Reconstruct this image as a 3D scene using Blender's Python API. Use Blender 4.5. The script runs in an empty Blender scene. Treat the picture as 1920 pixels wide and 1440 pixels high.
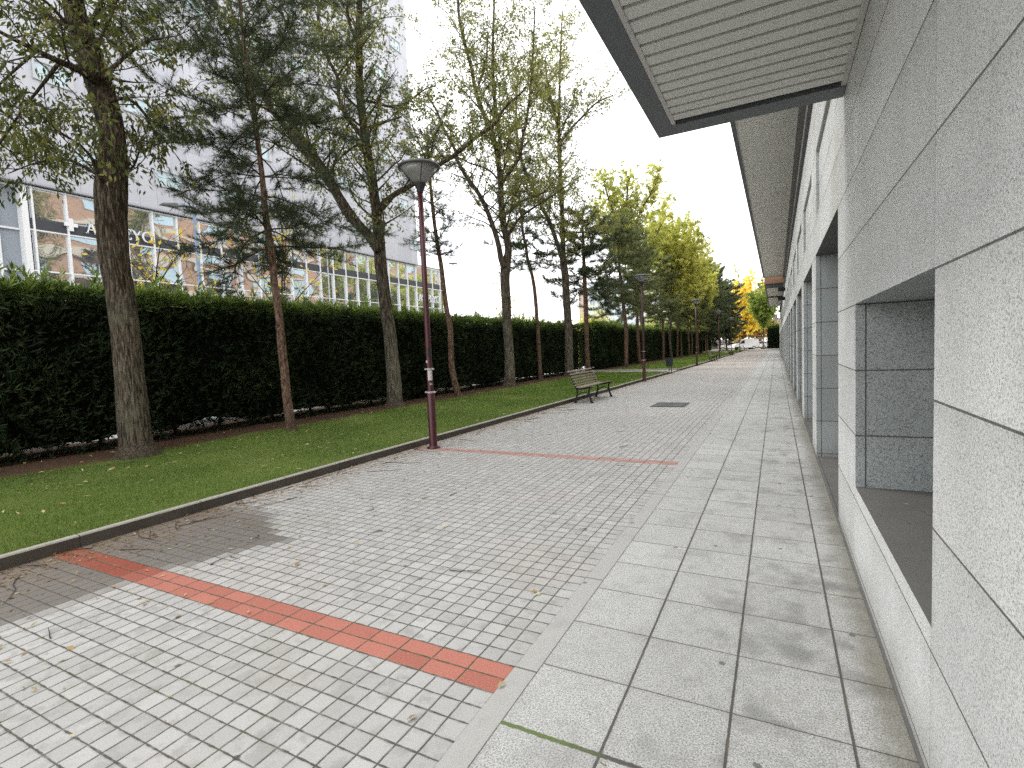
import bpy, math, random
import numpy as np
from mathutils import Vector, Matrix, noise as mnoise

random.seed(7)
RNG = np.random.default_rng(7)
C = bpy.context.scene.collection
PI = math.pi
R = math.radians

# ------------------------------------------------------------------ camera
H = 1.45
scene = bpy.context.scene
cam_d = bpy.data.cameras.new('camera')
cam = bpy.data.objects.new('camera', cam_d)
C.objects.link(cam)
cam_d.sensor_width = 36
cam_d.lens = 18.0
cam_d.clip_start = 0.05
cam_d.clip_end = 3000
rt, up, fw = Vector((0.88813, 0.45766, -0.04214)), Vector((0.00846, 0.07541, 0.99712)), Vector((-0.45952, 0.88592, -0.06311))
M = Matrix((rt, up, -fw)).transposed().to_4x4()
M.translation = Vector((0, 0, H))
cam.matrix_world = M
scene.camera = cam
scene.view_settings.view_transform = 'Standard'
scene.view_settings.look = 'None'
scene.view_settings.exposure = 0
scene.cycles.use_denoising = False
scene.cycles.use_adaptive_sampling = False
scene.cycles.max_bounces = 6
scene.cycles.diffuse_bounces = 4
scene.cycles.transparent_max_bounces = 4
scene.cycles.sample_clamp_indirect = 4
scene.render.filter_size = 1.15

# ------------------------------------------------------------------ node helpers
class NB:
    """builds a node tree; sockets are wrapped in S so that arithmetic reads as arithmetic"""
    def __init__(self, nt):
        self.nt = nt
    def new(self, t, **kw):
        n = self.nt.nodes.new(t)
        for k, v in kw.items():
            setattr(n, k, v)
        return n
    def set(self, inp, v):
        if isinstance(v, S):
            self.nt.links.new(v.s, inp)
        elif v is not None:
            if isinstance(v, (tuple, list)) and len(v) == 3 and inp.type == 'RGBA':
                v = (*v, 1)
            inp.default_value = v
    def m(self, op, a, b=None, c=None, clamp=False):
        n = self.new('ShaderNodeMath', operation=op, use_clamp=clamp)
        self.set(n.inputs[0], a)
        if b is not None: self.set(n.inputs[1], b)
        if c is not None: self.set(n.inputs[2], c)
        return S(self, n.outputs[0])
    def pos(self):
        g = self.new('ShaderNodeNewGeometry')
        x = self.new('ShaderNodeSeparateXYZ')
        self.nt.links.new(g.outputs['Position'], x.inputs[0])
        return S(self, g.outputs['Position']), S(self, x.outputs[0]), S(self, x.outputs[1]), S(self, x.outputs[2])
    def normal(self):
        g = self.new('ShaderNodeNewGeometry')
        x = self.new('ShaderNodeSeparateXYZ')
        self.nt.links.new(g.outputs['Normal'], x.inputs[0])
        return [S(self, o) for o in x.outputs]
    def objco(self):
        t = self.new('ShaderNodeTexCoord')
        return S(self, t.outputs['Object'])
    def vec(self, x, y, z):
        n = self.new('ShaderNodeCombineXYZ')
        for i, v in enumerate((x, y, z)): self.set(n.inputs[i], v)
        return S(self, n.outputs[0])
    def vmul(self, v, k):
        n = self.new('ShaderNodeVectorMath', operation='MULTIPLY')
        self.set(n.inputs[0], v); n.inputs[1].default_value = k
        return S(self, n.outputs[0])
    def noise(self, v, scale, detail=2, rough=.5, out=0, dist=0):
        n = self.new('ShaderNodeTexNoise')
        if v is not None: self.set(n.inputs['Vector'], v)
        n.inputs['Scale'].default_value = scale
        n.inputs['Detail'].default_value = detail
        n.inputs['Roughness'].default_value = rough
        n.inputs['Distortion'].default_value = dist
        return S(self, n.outputs[out])
    def voro(self, v, scale, feature='F1', out=0):
        n = self.new('ShaderNodeTexVoronoi', feature=feature, voronoi_dimensions='2D')
        self.set(n.inputs['Vector'], v); n.inputs['Scale'].default_value = scale
        return S(self, n.outputs[out])
    def white(self, v):
        n = self.new('ShaderNodeTexWhiteNoise', noise_dimensions='3D')
        self.set(n.inputs['Vector'], v)
        return S(self, n.outputs['Value'])
    def attr(self, name):
        n = self.new('ShaderNodeAttribute', attribute_name=name)
        return S(self, n.outputs['Fac'])
    def ramp(self, f, stops, interp='LINEAR'):
        n = self.new('ShaderNodeValToRGB')
        n.color_ramp.interpolation = interp
        e = n.color_ramp.elements
        while len(e) < len(stops): e.new(0.5)
        for el, (p, c) in zip(e, stops):
            el.position = p
            el.color = (*c, 1) if isinstance(c, (tuple, list)) else (c, c, c, 1)
        self.set(n.inputs[0], f)
        return S(self, n.outputs[0])
    def step(self, v, a, b):
        n = self.new('ShaderNodeMapRange', interpolation_type='SMOOTHSTEP')
        self.set(n.inputs[0], v)
        n.inputs[1].default_value = a; n.inputs[2].default_value = b
        return S(self, n.outputs[0])
    def mix(self, f, a, b, blend='MIX'):
        n = self.new('ShaderNodeMix', data_type='RGBA', blend_type=blend)
        self.set(n.inputs[0], f); self.set(n.inputs[6], a); self.set(n.inputs[7], b)
        return S(self, n.outputs[2])
    def bump(self, h, strength=.5, dist=.01):
        n = self.new('ShaderNodeBump')
        n.inputs['Strength'].default_value = strength
        n.inputs['Distance'].default_value = dist
        self.set(n.inputs['Height'], h)
        return S(self, n.outputs[0])
class S:
    def __init__(self, nb, s): self.nb, self.s = nb, s
    def __add__(self, o): return self.nb.m('ADD', self, o)
    __radd__ = __add__
    def __sub__(self, o): return self.nb.m('SUBTRACT', self, o)
    def __rsub__(self, o): return self.nb.m('SUBTRACT', o, self)
    def __mul__(self, o): return self.nb.m('MULTIPLY', self, o)
    __rmul__ = __mul__
    def __truediv__(self, o): return self.nb.m('DIVIDE', self, o)
    def floor(self): return self.nb.m('FLOOR', self)
    def fract(self): return self.nb.m('FRACT', self)
    def abs(self): return self.nb.m('ABSOLUTE', self)
    def lt(self, o): return self.nb.m('LESS_THAN', self, o)
    def gt(self, o): return self.nb.m('GREATER_THAN', self, o)
    def min(self, o): return self.nb.m('MINIMUM', self, o)
    def max(self, o): return self.nb.m('MAXIMUM', self, o)

def new_mat(name):
    m = bpy.data.materials.new(name)
    m.use_nodes = True
    nt = m.node_tree
    for n in list(nt.nodes): nt.nodes.remove(n)
    nb = NB(nt)
    out = nb.new('ShaderNodeOutputMaterial')
    return m, nb, out
def principled(nb, out, color, rough=.8, normal=None, metallic=0, spec=.3, **kw):
    p = nb.new('ShaderNodeBsdfPrincipled')
    nb.set(p.inputs['Base Color'], color)
    nb.set(p.inputs['Roughness'], rough)
    nb.set(p.inputs['Metallic'], metallic)
    p.inputs['Specular IOR Level'].default_value = spec
    if normal is not None: nb.set(p.inputs['Normal'], normal)
    for k, v in kw.items(): nb.set(p.inputs[k], v)
    nb.nt.links.new(p.outputs[0], out.inputs[0])
    return p
def simple(name, col, rough=.7, metallic=0, var=.15, scale=6, spec=.3, bump=0):
    """a plain coloured surface with uneven tone and wear"""
    m, nb, out = new_mat(name)
    co = nb.objco()
    n = nb.noise(co, scale, 5, .6)
    f = (n - .5) * (2 * var) + 1
    c = nb.mix(1.0, col, nb.vec(f, f, f), 'MULTIPLY')
    nrm = nb.bump(nb.noise(co, scale * 12, 3), bump, .005) if bump else None
    r = n * .25 + (rough - .12)
    principled(nb, out, c, r, nrm, metallic, spec)
    return m

# ------------------------------------------------------------------ materials
MAT = {}
def m_granite(name, light, dark, joints=True, tint=(1, 1, 1), contrast=1.0, spec=.35):
    m, nb, out = new_mat(name)
    p, x, y, z = nb.pos()
    n1 = nb.noise(p, 170, 2, .62)
    n2 = nb.noise(p, 400, 1, .5)
    f = n1 * .72 + n2 * .28
    w = .09 / contrast
    col = nb.ramp(f, [(.5 - w - .05, dark), (.5 - w * .2, tuple(l * .74 + d * .26 for l, d in zip(light, dark))), (.5 + w, light)])
    stain = nb.noise(nb.vmul(p, (1, 1, .45)), 1.6, 4, .6)
    k = nb.step(stain, .3, .7) * .16 + .88
    col = nb.mix(1.0, col, nb.vec(k * tint[0], k * tint[1], k * tint[2]), 'MULTIPLY')
    # a little yellow weathering high up and grime near the ground
    weather = nb.step(nb.noise(p, .9, 4, .6), .48, .75) * nb.step(z, 1.6, 3.0)
    col = nb.mix(weather * .35, col, (.50, .46, .33))
    grime = (1 - nb.step(z + nb.noise(p, 3, 3) * .35, .12, .45))
    col = nb.mix(grime * .35, col, (.16, .15, .11))
    nrm = nb.bump(f, .18, .004)
    if joints:
        cz = (z - .45) / .3983
        dz = ((cz + .5).fract() - .5).abs() * .3983
        course = (cz).floor()
        yy = (y - 3.78) / 1.8
        yy2 = (y - 4.08) / 1.8
        dy1 = ((yy + .5).fract() - .5).abs() * 1.8
        dy2 = ((yy2 + .5).fract() - .5).abs() * 1.8
        hi = z.gt(2.44)
        dy = dy1 * (1 - hi) + dy2 * hi
        nx_, ny_, nz_ = nb.normal()
        vj = (1 - nb.step((x - .478).abs(), .0022, .0045)) * ny_.abs().gt(.5)
        jz = 1 - nb.step(dz + (nb.noise(p, 40, 2) - .5) * .0015, .0020, .0048)
        jy = (1 - nb.step(dy, .0008, .002)) * .6
        j = jz.max(jy * (1 - ny_.abs().gt(.5))).max(vj)
        # each panel has its own slight tone
        tone = nb.white(nb.vec(course + 3.2, yy.floor() + 7.1, 2.0)) * .15 + .92
        col = nb.mix(1.0, col, nb.vec(tone, tone, tone), 'MULTIPLY')
        col = nb.mix(j * .85, col, (.035, .033, .03))
        # runs of dirt under the joints
        run = (1 - nb.step((cz.fract() * -1 + 1) * .3983, .0, .12)) * nb.noise(nb.vec(x * 9, y * 9, z * .6), 1, 3)
        col = nb.mix(run * .22, col, (.18, .17, .14))
        drip = nb.step(nb.noise(nb.vec(x * 14, y * 14, z * .35), 1, 4, .65), .56, .74)
        col = nb.mix(drip * .16, col, (.24, .225, .19))
        old = nb.step(nb.voro(nb.vec(y, z, 0), .8) * -1 + .016, .0, .01)
        col = nb.mix(old * .5, col, (.12, .12, .12))
        nrm = nb.bump(f * .25 - j * 3, .5, .004)
    principled(nb, out, col, .62, nrm, 0, spec)
    return m
MAT['granite'] = m_granite('light_granite', (.77, .775, .76), (.28, .285, .29))
MAT['granite_shaded'] = m_granite('shaded_granite', (.50, .515, .51), (.10, .108, .108), tint=(.97, 1, 1.0))  # darker copy of the granite, recess shade put into the colour
MAT['sill'] = simple('dusty_concrete', (.15, .146, .138), .85, var=.35, scale=3, bump=.2)

def m_pavers():
    m, nb, out = new_mat('concrete_pavers')
    p, x, y, z = nb.pos()
    wob = (nb.noise(p, 14, 2) - .5) * .006
    wob2 = (nb.noise(p, 11, 2) - .5) * .006
    gx = (x + 1.08 + wob) * 10
    gy = (y + wob2) * 10
    # red strips: two rows of 20 x 10 cm tiles every 4.5 m
    s = (y - 1.8) / 4.5
    srow = (s.floor() * 4.5 + 1.8)
    inred = (y - srow).lt(.2) * y.gt(1.79) * y.lt(12)
    pale = y.gt(9)
    gx = gx * (1 - inred * .5)
    dx = ((gx + .5).fract() - .5).abs() * (1 + inred) * .1
    dy = ((gy + .5).fract() - .5).abs() * .1
    jw = nb.noise(p, 25, 3) * .0025
    jbreak = nb.noise(p, 16, 3, .6)
    edge = dx.min(dy - nb.step(jbreak, .45, .6) * .0022 + .0008) - jw
    joint = 1 - nb.step(edge, .0010, .0032)
    chip = 1 - nb.step(edge, .002, .010)
    cell = nb.vec(gx.floor(), gy.floor(), 1.0)
    rnd = nb.white(cell)
    rnd2 = nb.white(nb.vec(gx.floor() + 31.7, gy.floor() + 11.3, 4.0))
    grit = nb.noise(p, 160, 2, .7)
    blot = nb.noise(p, 1.1, 5, .62)
    mid = nb.noise(p, 7, 4, .65)
    col = nb.mix(rnd, (.385, .382, .370), (.465, .461, .446))
    k = grit * .5 + .75
    col = nb.mix(1.0, col, nb.vec(k, k, k), 'MULTIPLY')
    col = nb.mix(nb.step(mid, .50, .72) * .55, col, (.30, .295, .27))
    smud = nb.noise(nb.vec(gx + rnd * 9, gy + rnd2 * 9, 1.0), .9, 3, .6)
    col = nb.mix(nb.step(smud, .50, .70) * .6, col, (.26, .255, .24))
    pinky = nb.step(nb.noise(p, .8, 3), .5, .66) * .25
    col = nb.mix(pinky, col, (.46, .40, .38))
    col = nb.mix(nb.step(blot, .42, .72) * .38, col, (.36, .335, .29))
    col = nb.mix(nb.step(rnd2, .82, 1.0) * .28, col, (.30, .29, .27))
    # red tiles
    rtone = nb.mix(rnd, (.355, .118, .086), (.45, .168, .125))
    rtone = nb.mix(nb.step(grit, .52, .66) * .45, rtone, (.58, .30, .24))
    rtone = nb.mix(nb.step(1 - grit, .52, .66) * .35, rtone, (.22, .07, .05))
    rtone = nb.mix(nb.step(mid, .5, .8) * .3, rtone, (.30, .12, .09))
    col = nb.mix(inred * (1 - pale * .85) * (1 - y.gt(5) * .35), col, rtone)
    # old wet patch beside the kerb, following the tile edges
    fx = (gx.floor() + .5) / (1 - inred * .5) * .1 - 1.08
    fy = (gy.floor() + .5) * .1
    lim = (fy - 1.95).max(0) * .55 - 3.92 + (nb.noise(nb.vec(fx, fy, 1), 2.2, 2) - .5) * .3
    wet = nb.step(lim - fx, -.10, .12) * fy.lt(2.85)
    lim2 = (fy - 2.85) * -1.5 - 3.8 + (nb.noise(nb.vec(fx, fy, 4), 2.2, 2) - .5) * .5
    wet = wet.max(nb.step(lim2 - fx, -.12, .15) * (1 - nb.step(fy, 3.0, 3.5)) * fy.gt(2.7))
    col = nb.mix(wet * .82, col, nb.mix(inred, (.135, .115, .095), (.26, .06, .035)))
    # reddish needle litter and dust against the kerb
    litter = (1 - nb.step(x + nb.noise(p, 1.3, 4, .7) * .9, -4.75, -3.85)) * nb.step(nb.noise(p, 30, 3, .7), .36, .6)
    col = nb.mix(litter * .55, col, (.25, .165, .115))
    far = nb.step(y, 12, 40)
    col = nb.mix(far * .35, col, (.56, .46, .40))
    # joints: dark sand with moss
    moss = nb.step(nb.noise(p, 3.5, 3), .5, .7)
    jc = nb.mix(moss * .7, (.085, .078, .066), (.075, .09, .035))
    nearmoss = inred * 1.0
    jc = nb.mix(nearmoss * .6, jc, (.05, .075, .02))
    nj = nb.step(nb.noise(p, 18, 3), .30, .55) * .4 + .6
    col = nb.mix(chip * .22, col, (.2, .19, .165))
    col = nb.mix(joint * nj, col, jc)
    # chewing gum and oil spots
    sp = nb.voro(p, .95)
    gum = 1 - nb.step(sp + nb.noise(p, 40, 2) * .012, .016, .022)
    col = nb.mix(gum * .75, col, (.06, .06, .06))
    tilt = rnd * .5
    hgt = grit * .12 - joint * 1.2 - chip * .35 + mid * .3 + tilt * .4
    nrm = nb.bump(hgt, .55, .006)
    principled(nb, out, col, .8 - wet * .35, nrm, 0, .3)
    return m
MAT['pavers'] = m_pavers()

def m_slabs():
    m, nb, out = new_mat('granite_slabs')
    p, x, y, z = nb.pos()
    wob = (nb.noise(p, 9, 2) - .5) * .004
    u = (x + .973 + wob) / .402
    v = (y - 1.657 + wob) / .410
    dx = ((u + .5).fract() - .5).abs() * .402
    dv = ((v + .5).fract() - .5).abs() * .41
    cell = nb.vec(u.floor(), v.floor(), 9.0)
    rnd = nb.white(cell)
    # long joints are wide, cross joints fine, the mossy one at the first row widest
    mossy = ((y - 1.657).abs()).lt(.03)
    jx = 1 - nb.step(dx + nb.noise(p, 22, 2) * .002, .0042, .0075)
    wv = mossy * (nb.noise(p, 35, 3, .7) * .016 - .001)
    jy = 1 - nb.step(dv - wv + nb.noise(p, 22, 2) * .002, .0022, .0050)
    joint = jx.max(jy)
    edge = 1 - nb.step(dx.min(dv), .004, .02)
    g1 = nb.noise(p, 150, 2, .6)
    g2 = nb.noise(p, 360, 1, .5)
    g = g1 * .7 + g2 * .3
    col = nb.ramp(g, [(.38, (.20, .202, .202)), (.48, (.43, .43, .42)), (.60, (.62, .615, .60))])
    k = rnd * .14 + .90
    col = nb.mix(1.0, col, nb.vec(k, k, k * .99), 'MULTIPLY')
    st = nb.noise(p, 2.3, 5, .62)
    st2 = nb.noise(nb.vec(x + rnd * 7, y - rnd * 5, 1.0), 4.5, 4, .6)
    nearwall = nb.step(x, -.9, .35)
    col = nb.mix(nb.step(st, .5, .72) * (nearwall * .5 + .3), col, (.20, .195, .185))
    col = nb.mix(nb.step(st2, .55, .75) * (nearwall * .3 + .1), col, (.36, .335, .26))
    blot = nb.noise(nb.vec(u * 1.0, v * 1.0, rnd * 10), 1.6, 2)
    col = nb.mix(nb.step(blot, .55, .75) * (nearwall * .5 + .16), col, (.14, .14, .138))
    fine = nb.noise(p, 13, 5, .72)
    col = nb.mix(nb.step(fine, .46, .68) * (nearwall * .22 + .26), col, (.25, .25, .24))
    wallgrime = nb.step(x + nb.noise(p, 6, 3) * .12, .30, .46)
    col = nb.mix(wallgrime * .6, col, (.13, .12, .075))
    col = nb.mix(edge * .16, col, (.2, .19, .16))
    jc = nb.mix(nb.step(nb.noise(p, 5, 2), .5, .65), (.06, .055, .048), (.10, .085, .06))
    jc = nb.mix(mossy * (1 - nb.step(x + nb.noise(p, 8, 3) * .25, -.62, -.38)), jc, (.09, .14, .02))
    col = nb.mix(joint * .9, col, jc)
    sp = nb.voro(p, 1.35)
    gum = 1 - nb.step(sp + nb.noise(p, 50, 2) * .014, .022, .029)
    col = nb.mix(gum * .7, col, (.055, .055, .055))
    nrm = nb.bump(g * .2 - joint * 1.5 + rnd * .4, .5, .005)
    principled(nb, out, col, .72, nrm, 0, .3)
    return m
MAT['slabs'] = m_slabs()

def m_concrete(name, a, b, seam=0, dirt=.3):
    m, nb, out = new_mat(name)
    p, x, y, z = nb.pos()
    g = nb.noise(p, 120, 2, .7)
    st = nb.noise(p, 3, 5, .65)
    col = nb.mix(st, a, b)
    k = g * .4 + .8
    col = nb.mix(1.0, col, nb.vec(k, k, k), 'MULTIPLY')
    col = nb.mix(nb.step(st, .5, .75) * dirt, col, (.12, .11, .09))
    h = g * .3
    if seam:
        d = ((y / seam + .5).fract() - .5).abs() * seam
        j = 1 - nb.step(d, .002, .007)
        col = nb.mix(j * .8, col, (.06, .055, .045))
        h = h - j * 2
    sp = nb.voro(p, 1.7)
    gum = 1 - nb.step(sp + nb.noise(p, 50, 2) * .02, .030, .038)
    col = nb.mix(gum * .6, col, (.06, .06, .06))
    principled(nb, out, col, .85, nb.bump(h, .4, .004), 0, .25)
    return m
MAT['gutter'] = m_concrete('gutter_concrete', (.36, .355, .335), (.46, .45, .43), 1.0)
MAT['kerb'] = m_concrete('kerb_concrete', (.30, .285, .245), (.44, .425, .37), 1.0, .5)
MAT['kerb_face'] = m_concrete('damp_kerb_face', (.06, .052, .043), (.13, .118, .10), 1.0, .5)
MAT['path'] = m_concrete('path_concrete', (.40, .385, .36), (.5, .48, .45), .6)
MAT['pale_ground'] = m_concrete('pale_paving', (.66, .65, .63), (.78, .77, .75), 1.2, .1)
MAT['asphalt'] = m_concrete('asphalt', (.05, .05, .052), (.075, .075, .076), 0, .1)

def m_lawn():
    m, nb, out = new_mat('lawn_soil')
    p, x, y, z = nb.pos()
    n = nb.noise(p, 2.2, 4, .6)
    edge = x + (n - .5) * .9
    soil = 1 - nb.step(edge, -8.75, -8.35)
    g = nb.noise(p, 55, 3, .7)
    gr = nb.ramp(g, [(.3, (.06, .085, .02)), (.55, (.13, .175, .045)), (.75, (.19, .21, .075))])
    so = nb.ramp(nb.noise(p, 70, 4, .75), [(.3, (.03, .02, .014)), (.5, (.085, .052, .034)), (.7, (.20, .125, .08))])
    so = nb.mix(nb.step(nb.noise(p, 9, 3), .55, .7) * .4, so, (.11, .09, .05))
    col = nb.mix(soil, gr, so)
    principled(nb, out, col, .95, nb.bump(g, .8, .02), 0, .1)
    return m
MAT['lawn'] = m_lawn()
def m_ground():
    m, nb, out = new_mat('distant_ground')
    p, x, y, z = nb.pos()
    n = nb.noise(p, .05, 4)
    col = nb.mix(nb.step(n, .4, .6), (.30, .28, .25), (.12, .14, .06))
    principled(nb, out, col, .95, None, 0, .1)
    return m
MAT['ground'] = m_ground()

def m_foliage(name, dark, mid, light, transl=.35, rough=.55, shadow_low=None):
    m, nb, out = new_mat(name)
    t = nb.attr('tint')
    col = nb.ramp(t, [(0, dark), (.5, mid), (1, light)])
    p, x, y, z = nb.pos()
    k = nb.noise(p, .8, 3) * .7 + .65
    col = nb.mix(1.0, col, nb.vec(k, k, k), 'MULTIPLY')
    d = nb.new('ShaderNodeBsdfPrincipled')
    nb.set(d.inputs['Base Color'], col)
    d.inputs['Roughness'].default_value = rough
    d.inputs['Specular IOR Level'].default_value = .25
    tr = nb.new('ShaderNodeBsdfTranslucent')
    nb.set(tr.inputs[0], nb.mix(1.0, col, (1.25, 1.3, .75), 'MULTIPLY'))
    mx = nb.new('ShaderNodeMixShader')
    mx.inputs[0].default_value = transl
    nb.nt.links.new(d.outputs[0], mx.inputs[1]); nb.nt.links.new(tr.outputs[0], mx.inputs[2])
    nb.nt.links.new(mx.outputs[0], out.inputs[0])
    return m
MAT['leaf'] = m_foliage('olive_leaves', (.05, .066, .02), (.135, .155, .055), (.29, .27, .10), .48)
MAT['leaf_light'] = m_foliage('light_olive_leaves', (.10, .115, .045), (.21, .225, .09), (.38, .36, .15), .55)  # paler copy of the olive leaves, bloom washed into the colour
MAT['needle_pale'] = m_foliage('pale_pine_needles', (.09, .12, .08), (.18, .215, .13), (.31, .34, .19), .3)
MAT['leaf_yg'] = m_foliage('yellow_green_leaves', (.24, .26, .08), (.50, .51, .18), (.68, .65, .27), .62)  # brightness of sun and haze put into the leaf colour
MAT['leaf_yellow'] = m_foliage('yellow_leaves', (.66, .44, .07), (.86, .68, .14), (.90, .78, .28), .55)
MAT['leaf_pale'] = m_foliage('pale_yellow_leaves', (.30, .27, .07), (.55, .48, .16), (.70, .62, .28), .5)
MAT['leaf_orange'] = m_foliage('orange_leaves', (.36, .20, .06), (.58, .38, .11), (.70, .52, .18), .45)
MAT['leaf_green'] = m_foliage('fresh_green_leaves', (.14, .20, .06), (.32, .42, .13), (.50, .54, .20), .55)
MAT['needle'] = m_foliage('pine_needles', (.035, .052, .035), (.085, .112, .07), (.16, .185, .10), .3)
MAT['needle_far'] = m_foliage('far_pine_needles', (.095, .115, .07), (.185, .21, .115), (.30, .32, .16), .38)
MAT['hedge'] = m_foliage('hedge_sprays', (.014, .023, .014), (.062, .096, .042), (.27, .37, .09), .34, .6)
MAT['grass'] = m_foliage('grass_blades', (.085, .15, .03), (.17, .26, .055), (.30, .34, .14), .35)
MAT['dead_leaf'] = m_foliage('fallen_leaf', (.13, .07, .03), (.36, .25, .10), (.62, .55, .33), .15)
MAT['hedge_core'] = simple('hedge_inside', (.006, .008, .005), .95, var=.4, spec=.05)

def m_bark(name, crev, base, ridge, sx, sz, side=None):
    m, nb, out = new_mat(name)
    p, x, y, z = nb.pos()
    q = nb.vec(x * sx, y * sx, z * sz)
    n = nb.noise(q, 1, 5, .65, dist=.6)
    f = nb.noise(nb.vec(x * sx * 4, y * sx * 4, z * sz * 3), 1, 3, .7)
    col = nb.ramp(n, [(.38, crev), (.48, base), (.60, ridge)])  # crevice, base and ridge tones of the bark
    k = f * .7 + .65
    col = nb.mix(1.0, col, nb.vec(k, k, k), 'MULTIPLY')
    if side is None:
        col = nb.mix(nb.step(z + nb.noise(p, 1.5, 3), 1.6, 3.6) * .6, col, nb.mix(nb.step(n, .5, .62), (.022, .015, .011), (.17, .12, .08)))
    lich = nb.step(nb.noise(p, 2.0, 4, .7), .5, .68) * (1 - nb.step(z, 2.0, 4.5))
    col = nb.mix(lich * .5, col, side or (.19, .19, .13))
    foot = 1 - nb.step(z + nb.noise(p, 5, 3) * .3, .3, .75)
    col = nb.mix(foot * .5, col, (.06, .045, .033))
    principled(nb, out, col, .92, nb.bump(n * 1.0 + f * .4, 1.0, .03), 0, .15)
    return m
MAT['bark'] = m_bark('furrowed_bark', (.02, .015, .011), (.085, .07, .052), (.20, .175, .13), 46, 5)
MAT['bark_grey'] = m_bark('grey_bark', (.04, .034, .026), (.14, .122, .095), (.26, .24, .19), 34, 4)
MAT['bark_pine'] = m_bark('reddish_pine_bark', (.05, .03, .022), (.165, .10, .072), (.29, .20, .15), 30, 9, (.17, .13, .10))
MAT['twig'] = simple('twig_bark', (.075, .06, .045), .9, var=.3, scale=3, spec=.1)

MAT['maroon'] = simple('maroon_paint', (.062, .011, .017), .38, var=.3, scale=9, spec=.5)
MAT['ring'] = simple('worn_steel_band', (.45, .43, .42), .5, .5, .3, 20)
MAT['paper'] = simple('torn_paper', (.55, .53, .50), .9, 0, .3, 25)
MAT['lampcap'] = simple('lamp_cap_metal', (.10, .105, .10), .5, .4)
MAT['lampneck'] = simple('lamp_neck_metal', (.035, .03, .032), .5)
def m_lampglass():
    m, nb, out = new_mat('milky_lamp_glass')
    p = principled(nb, out, (.36, .36, .35), .18, None, 0, .5)
    p.inputs['Transmission Weight'].default_value = .35
    return m
MAT['lampglass'] = m_lampglass()
MAT['iron'] = simple('dark_iron', (.025, .028, .028), .55, .2, .3, 12)
MAT['slat'] = simple('weathered_slat', (.26, .225, .175), .8, 0, .4, 8, .2, .3)
MAT['binpaint'] = simple('bin_paint', (.045, .055, .065), .5, 0, .25, 8)
MAT['cover'] = simple('cast_iron_cover', (.10, .10, .10), .7, .3, .4, 10, .3, .5)
MAT['fascia'] = simple('grey_fascia_metal', (.115, .125, .132), .5, .25, .12, 2.5)
MAT['soffit'] = simple('soffit_slats', (.60, .59, .56), .6, 0, .10, 2)
MAT['soffit_far'] = simple('cream_soffit_slats', (.88, .86, .82), .6, 0, .10, 1)
MAT['dark'] = simple('dark_gap', (.02, .02, .021), .8)
MAT['cap'] = simple('parapet_cap', (.10, .10, .105), .6, .2)
MAT['cap_light'] = simple('parapet_trim', (.5, .48, .46), .5, .2)
MAT['white_metal'] = simple('white_mullion', (.78, .79, .80), .45, 0, .06)
MAT['blue_pole'] = simple('blue_grey_pole', (.22, .30, .40), .5, .2)
MAT['grey_pole'] = simple('pale_grey_pole', (.42, .43, .44), .5, .3)
MAT['white_paint'] = simple('white_car_paint', (.80, .80, .80), .25, 0, .04, 2, .6)
MAT['silver_paint'] = simple('silver_car_paint', (.55, .57, .60), .3, .3, .05, 2, .6)
MAT['carglass'] = simple('car_glass', (.03, .035, .04), .08, 0, .1, 2, .6)
MAT['tyre'] = simple('tyre_rubber', (.02, .02, .02), .85)
MAT['rim'] = simple('wheel_rim', (.5, .5, .5), .4, .7)
MAT['lens'] = simple('car_lamp_lens', (.7, .7, .72), .15)
MAT['redlens'] = simple('red_lens', (.5, .02, .02), .2)
MAT['sign_white'] = simple('white_sign', (.75, .77, .80), .5, 0, .05)
MAT['cross_pink'] = simple('pale_pink_cross', (.82, .70, .70), .5, 0, .06)
MAT['fence'] = simple('dark_fence_boards', (.07, .05, .055), .8)
MAT['bluegrey_wall'] = simple('blue_grey_panel', (.30, .335, .38), .45, 0, .15, .6)
MAT['far_white'] = simple('far_pale_wall', (.62, .68, .76), .8, 0, .06, .2)
MAT['far_pink'] = simple('far_brick_wall', (.52, .40, .36), .8, 0, .08, .2)
MAT['far_window'] = simple('far_window', (.30, .36, .44), .3)
MAT['roof'] = simple('roof_gravel', (.3, .29, .28), .9)

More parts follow.
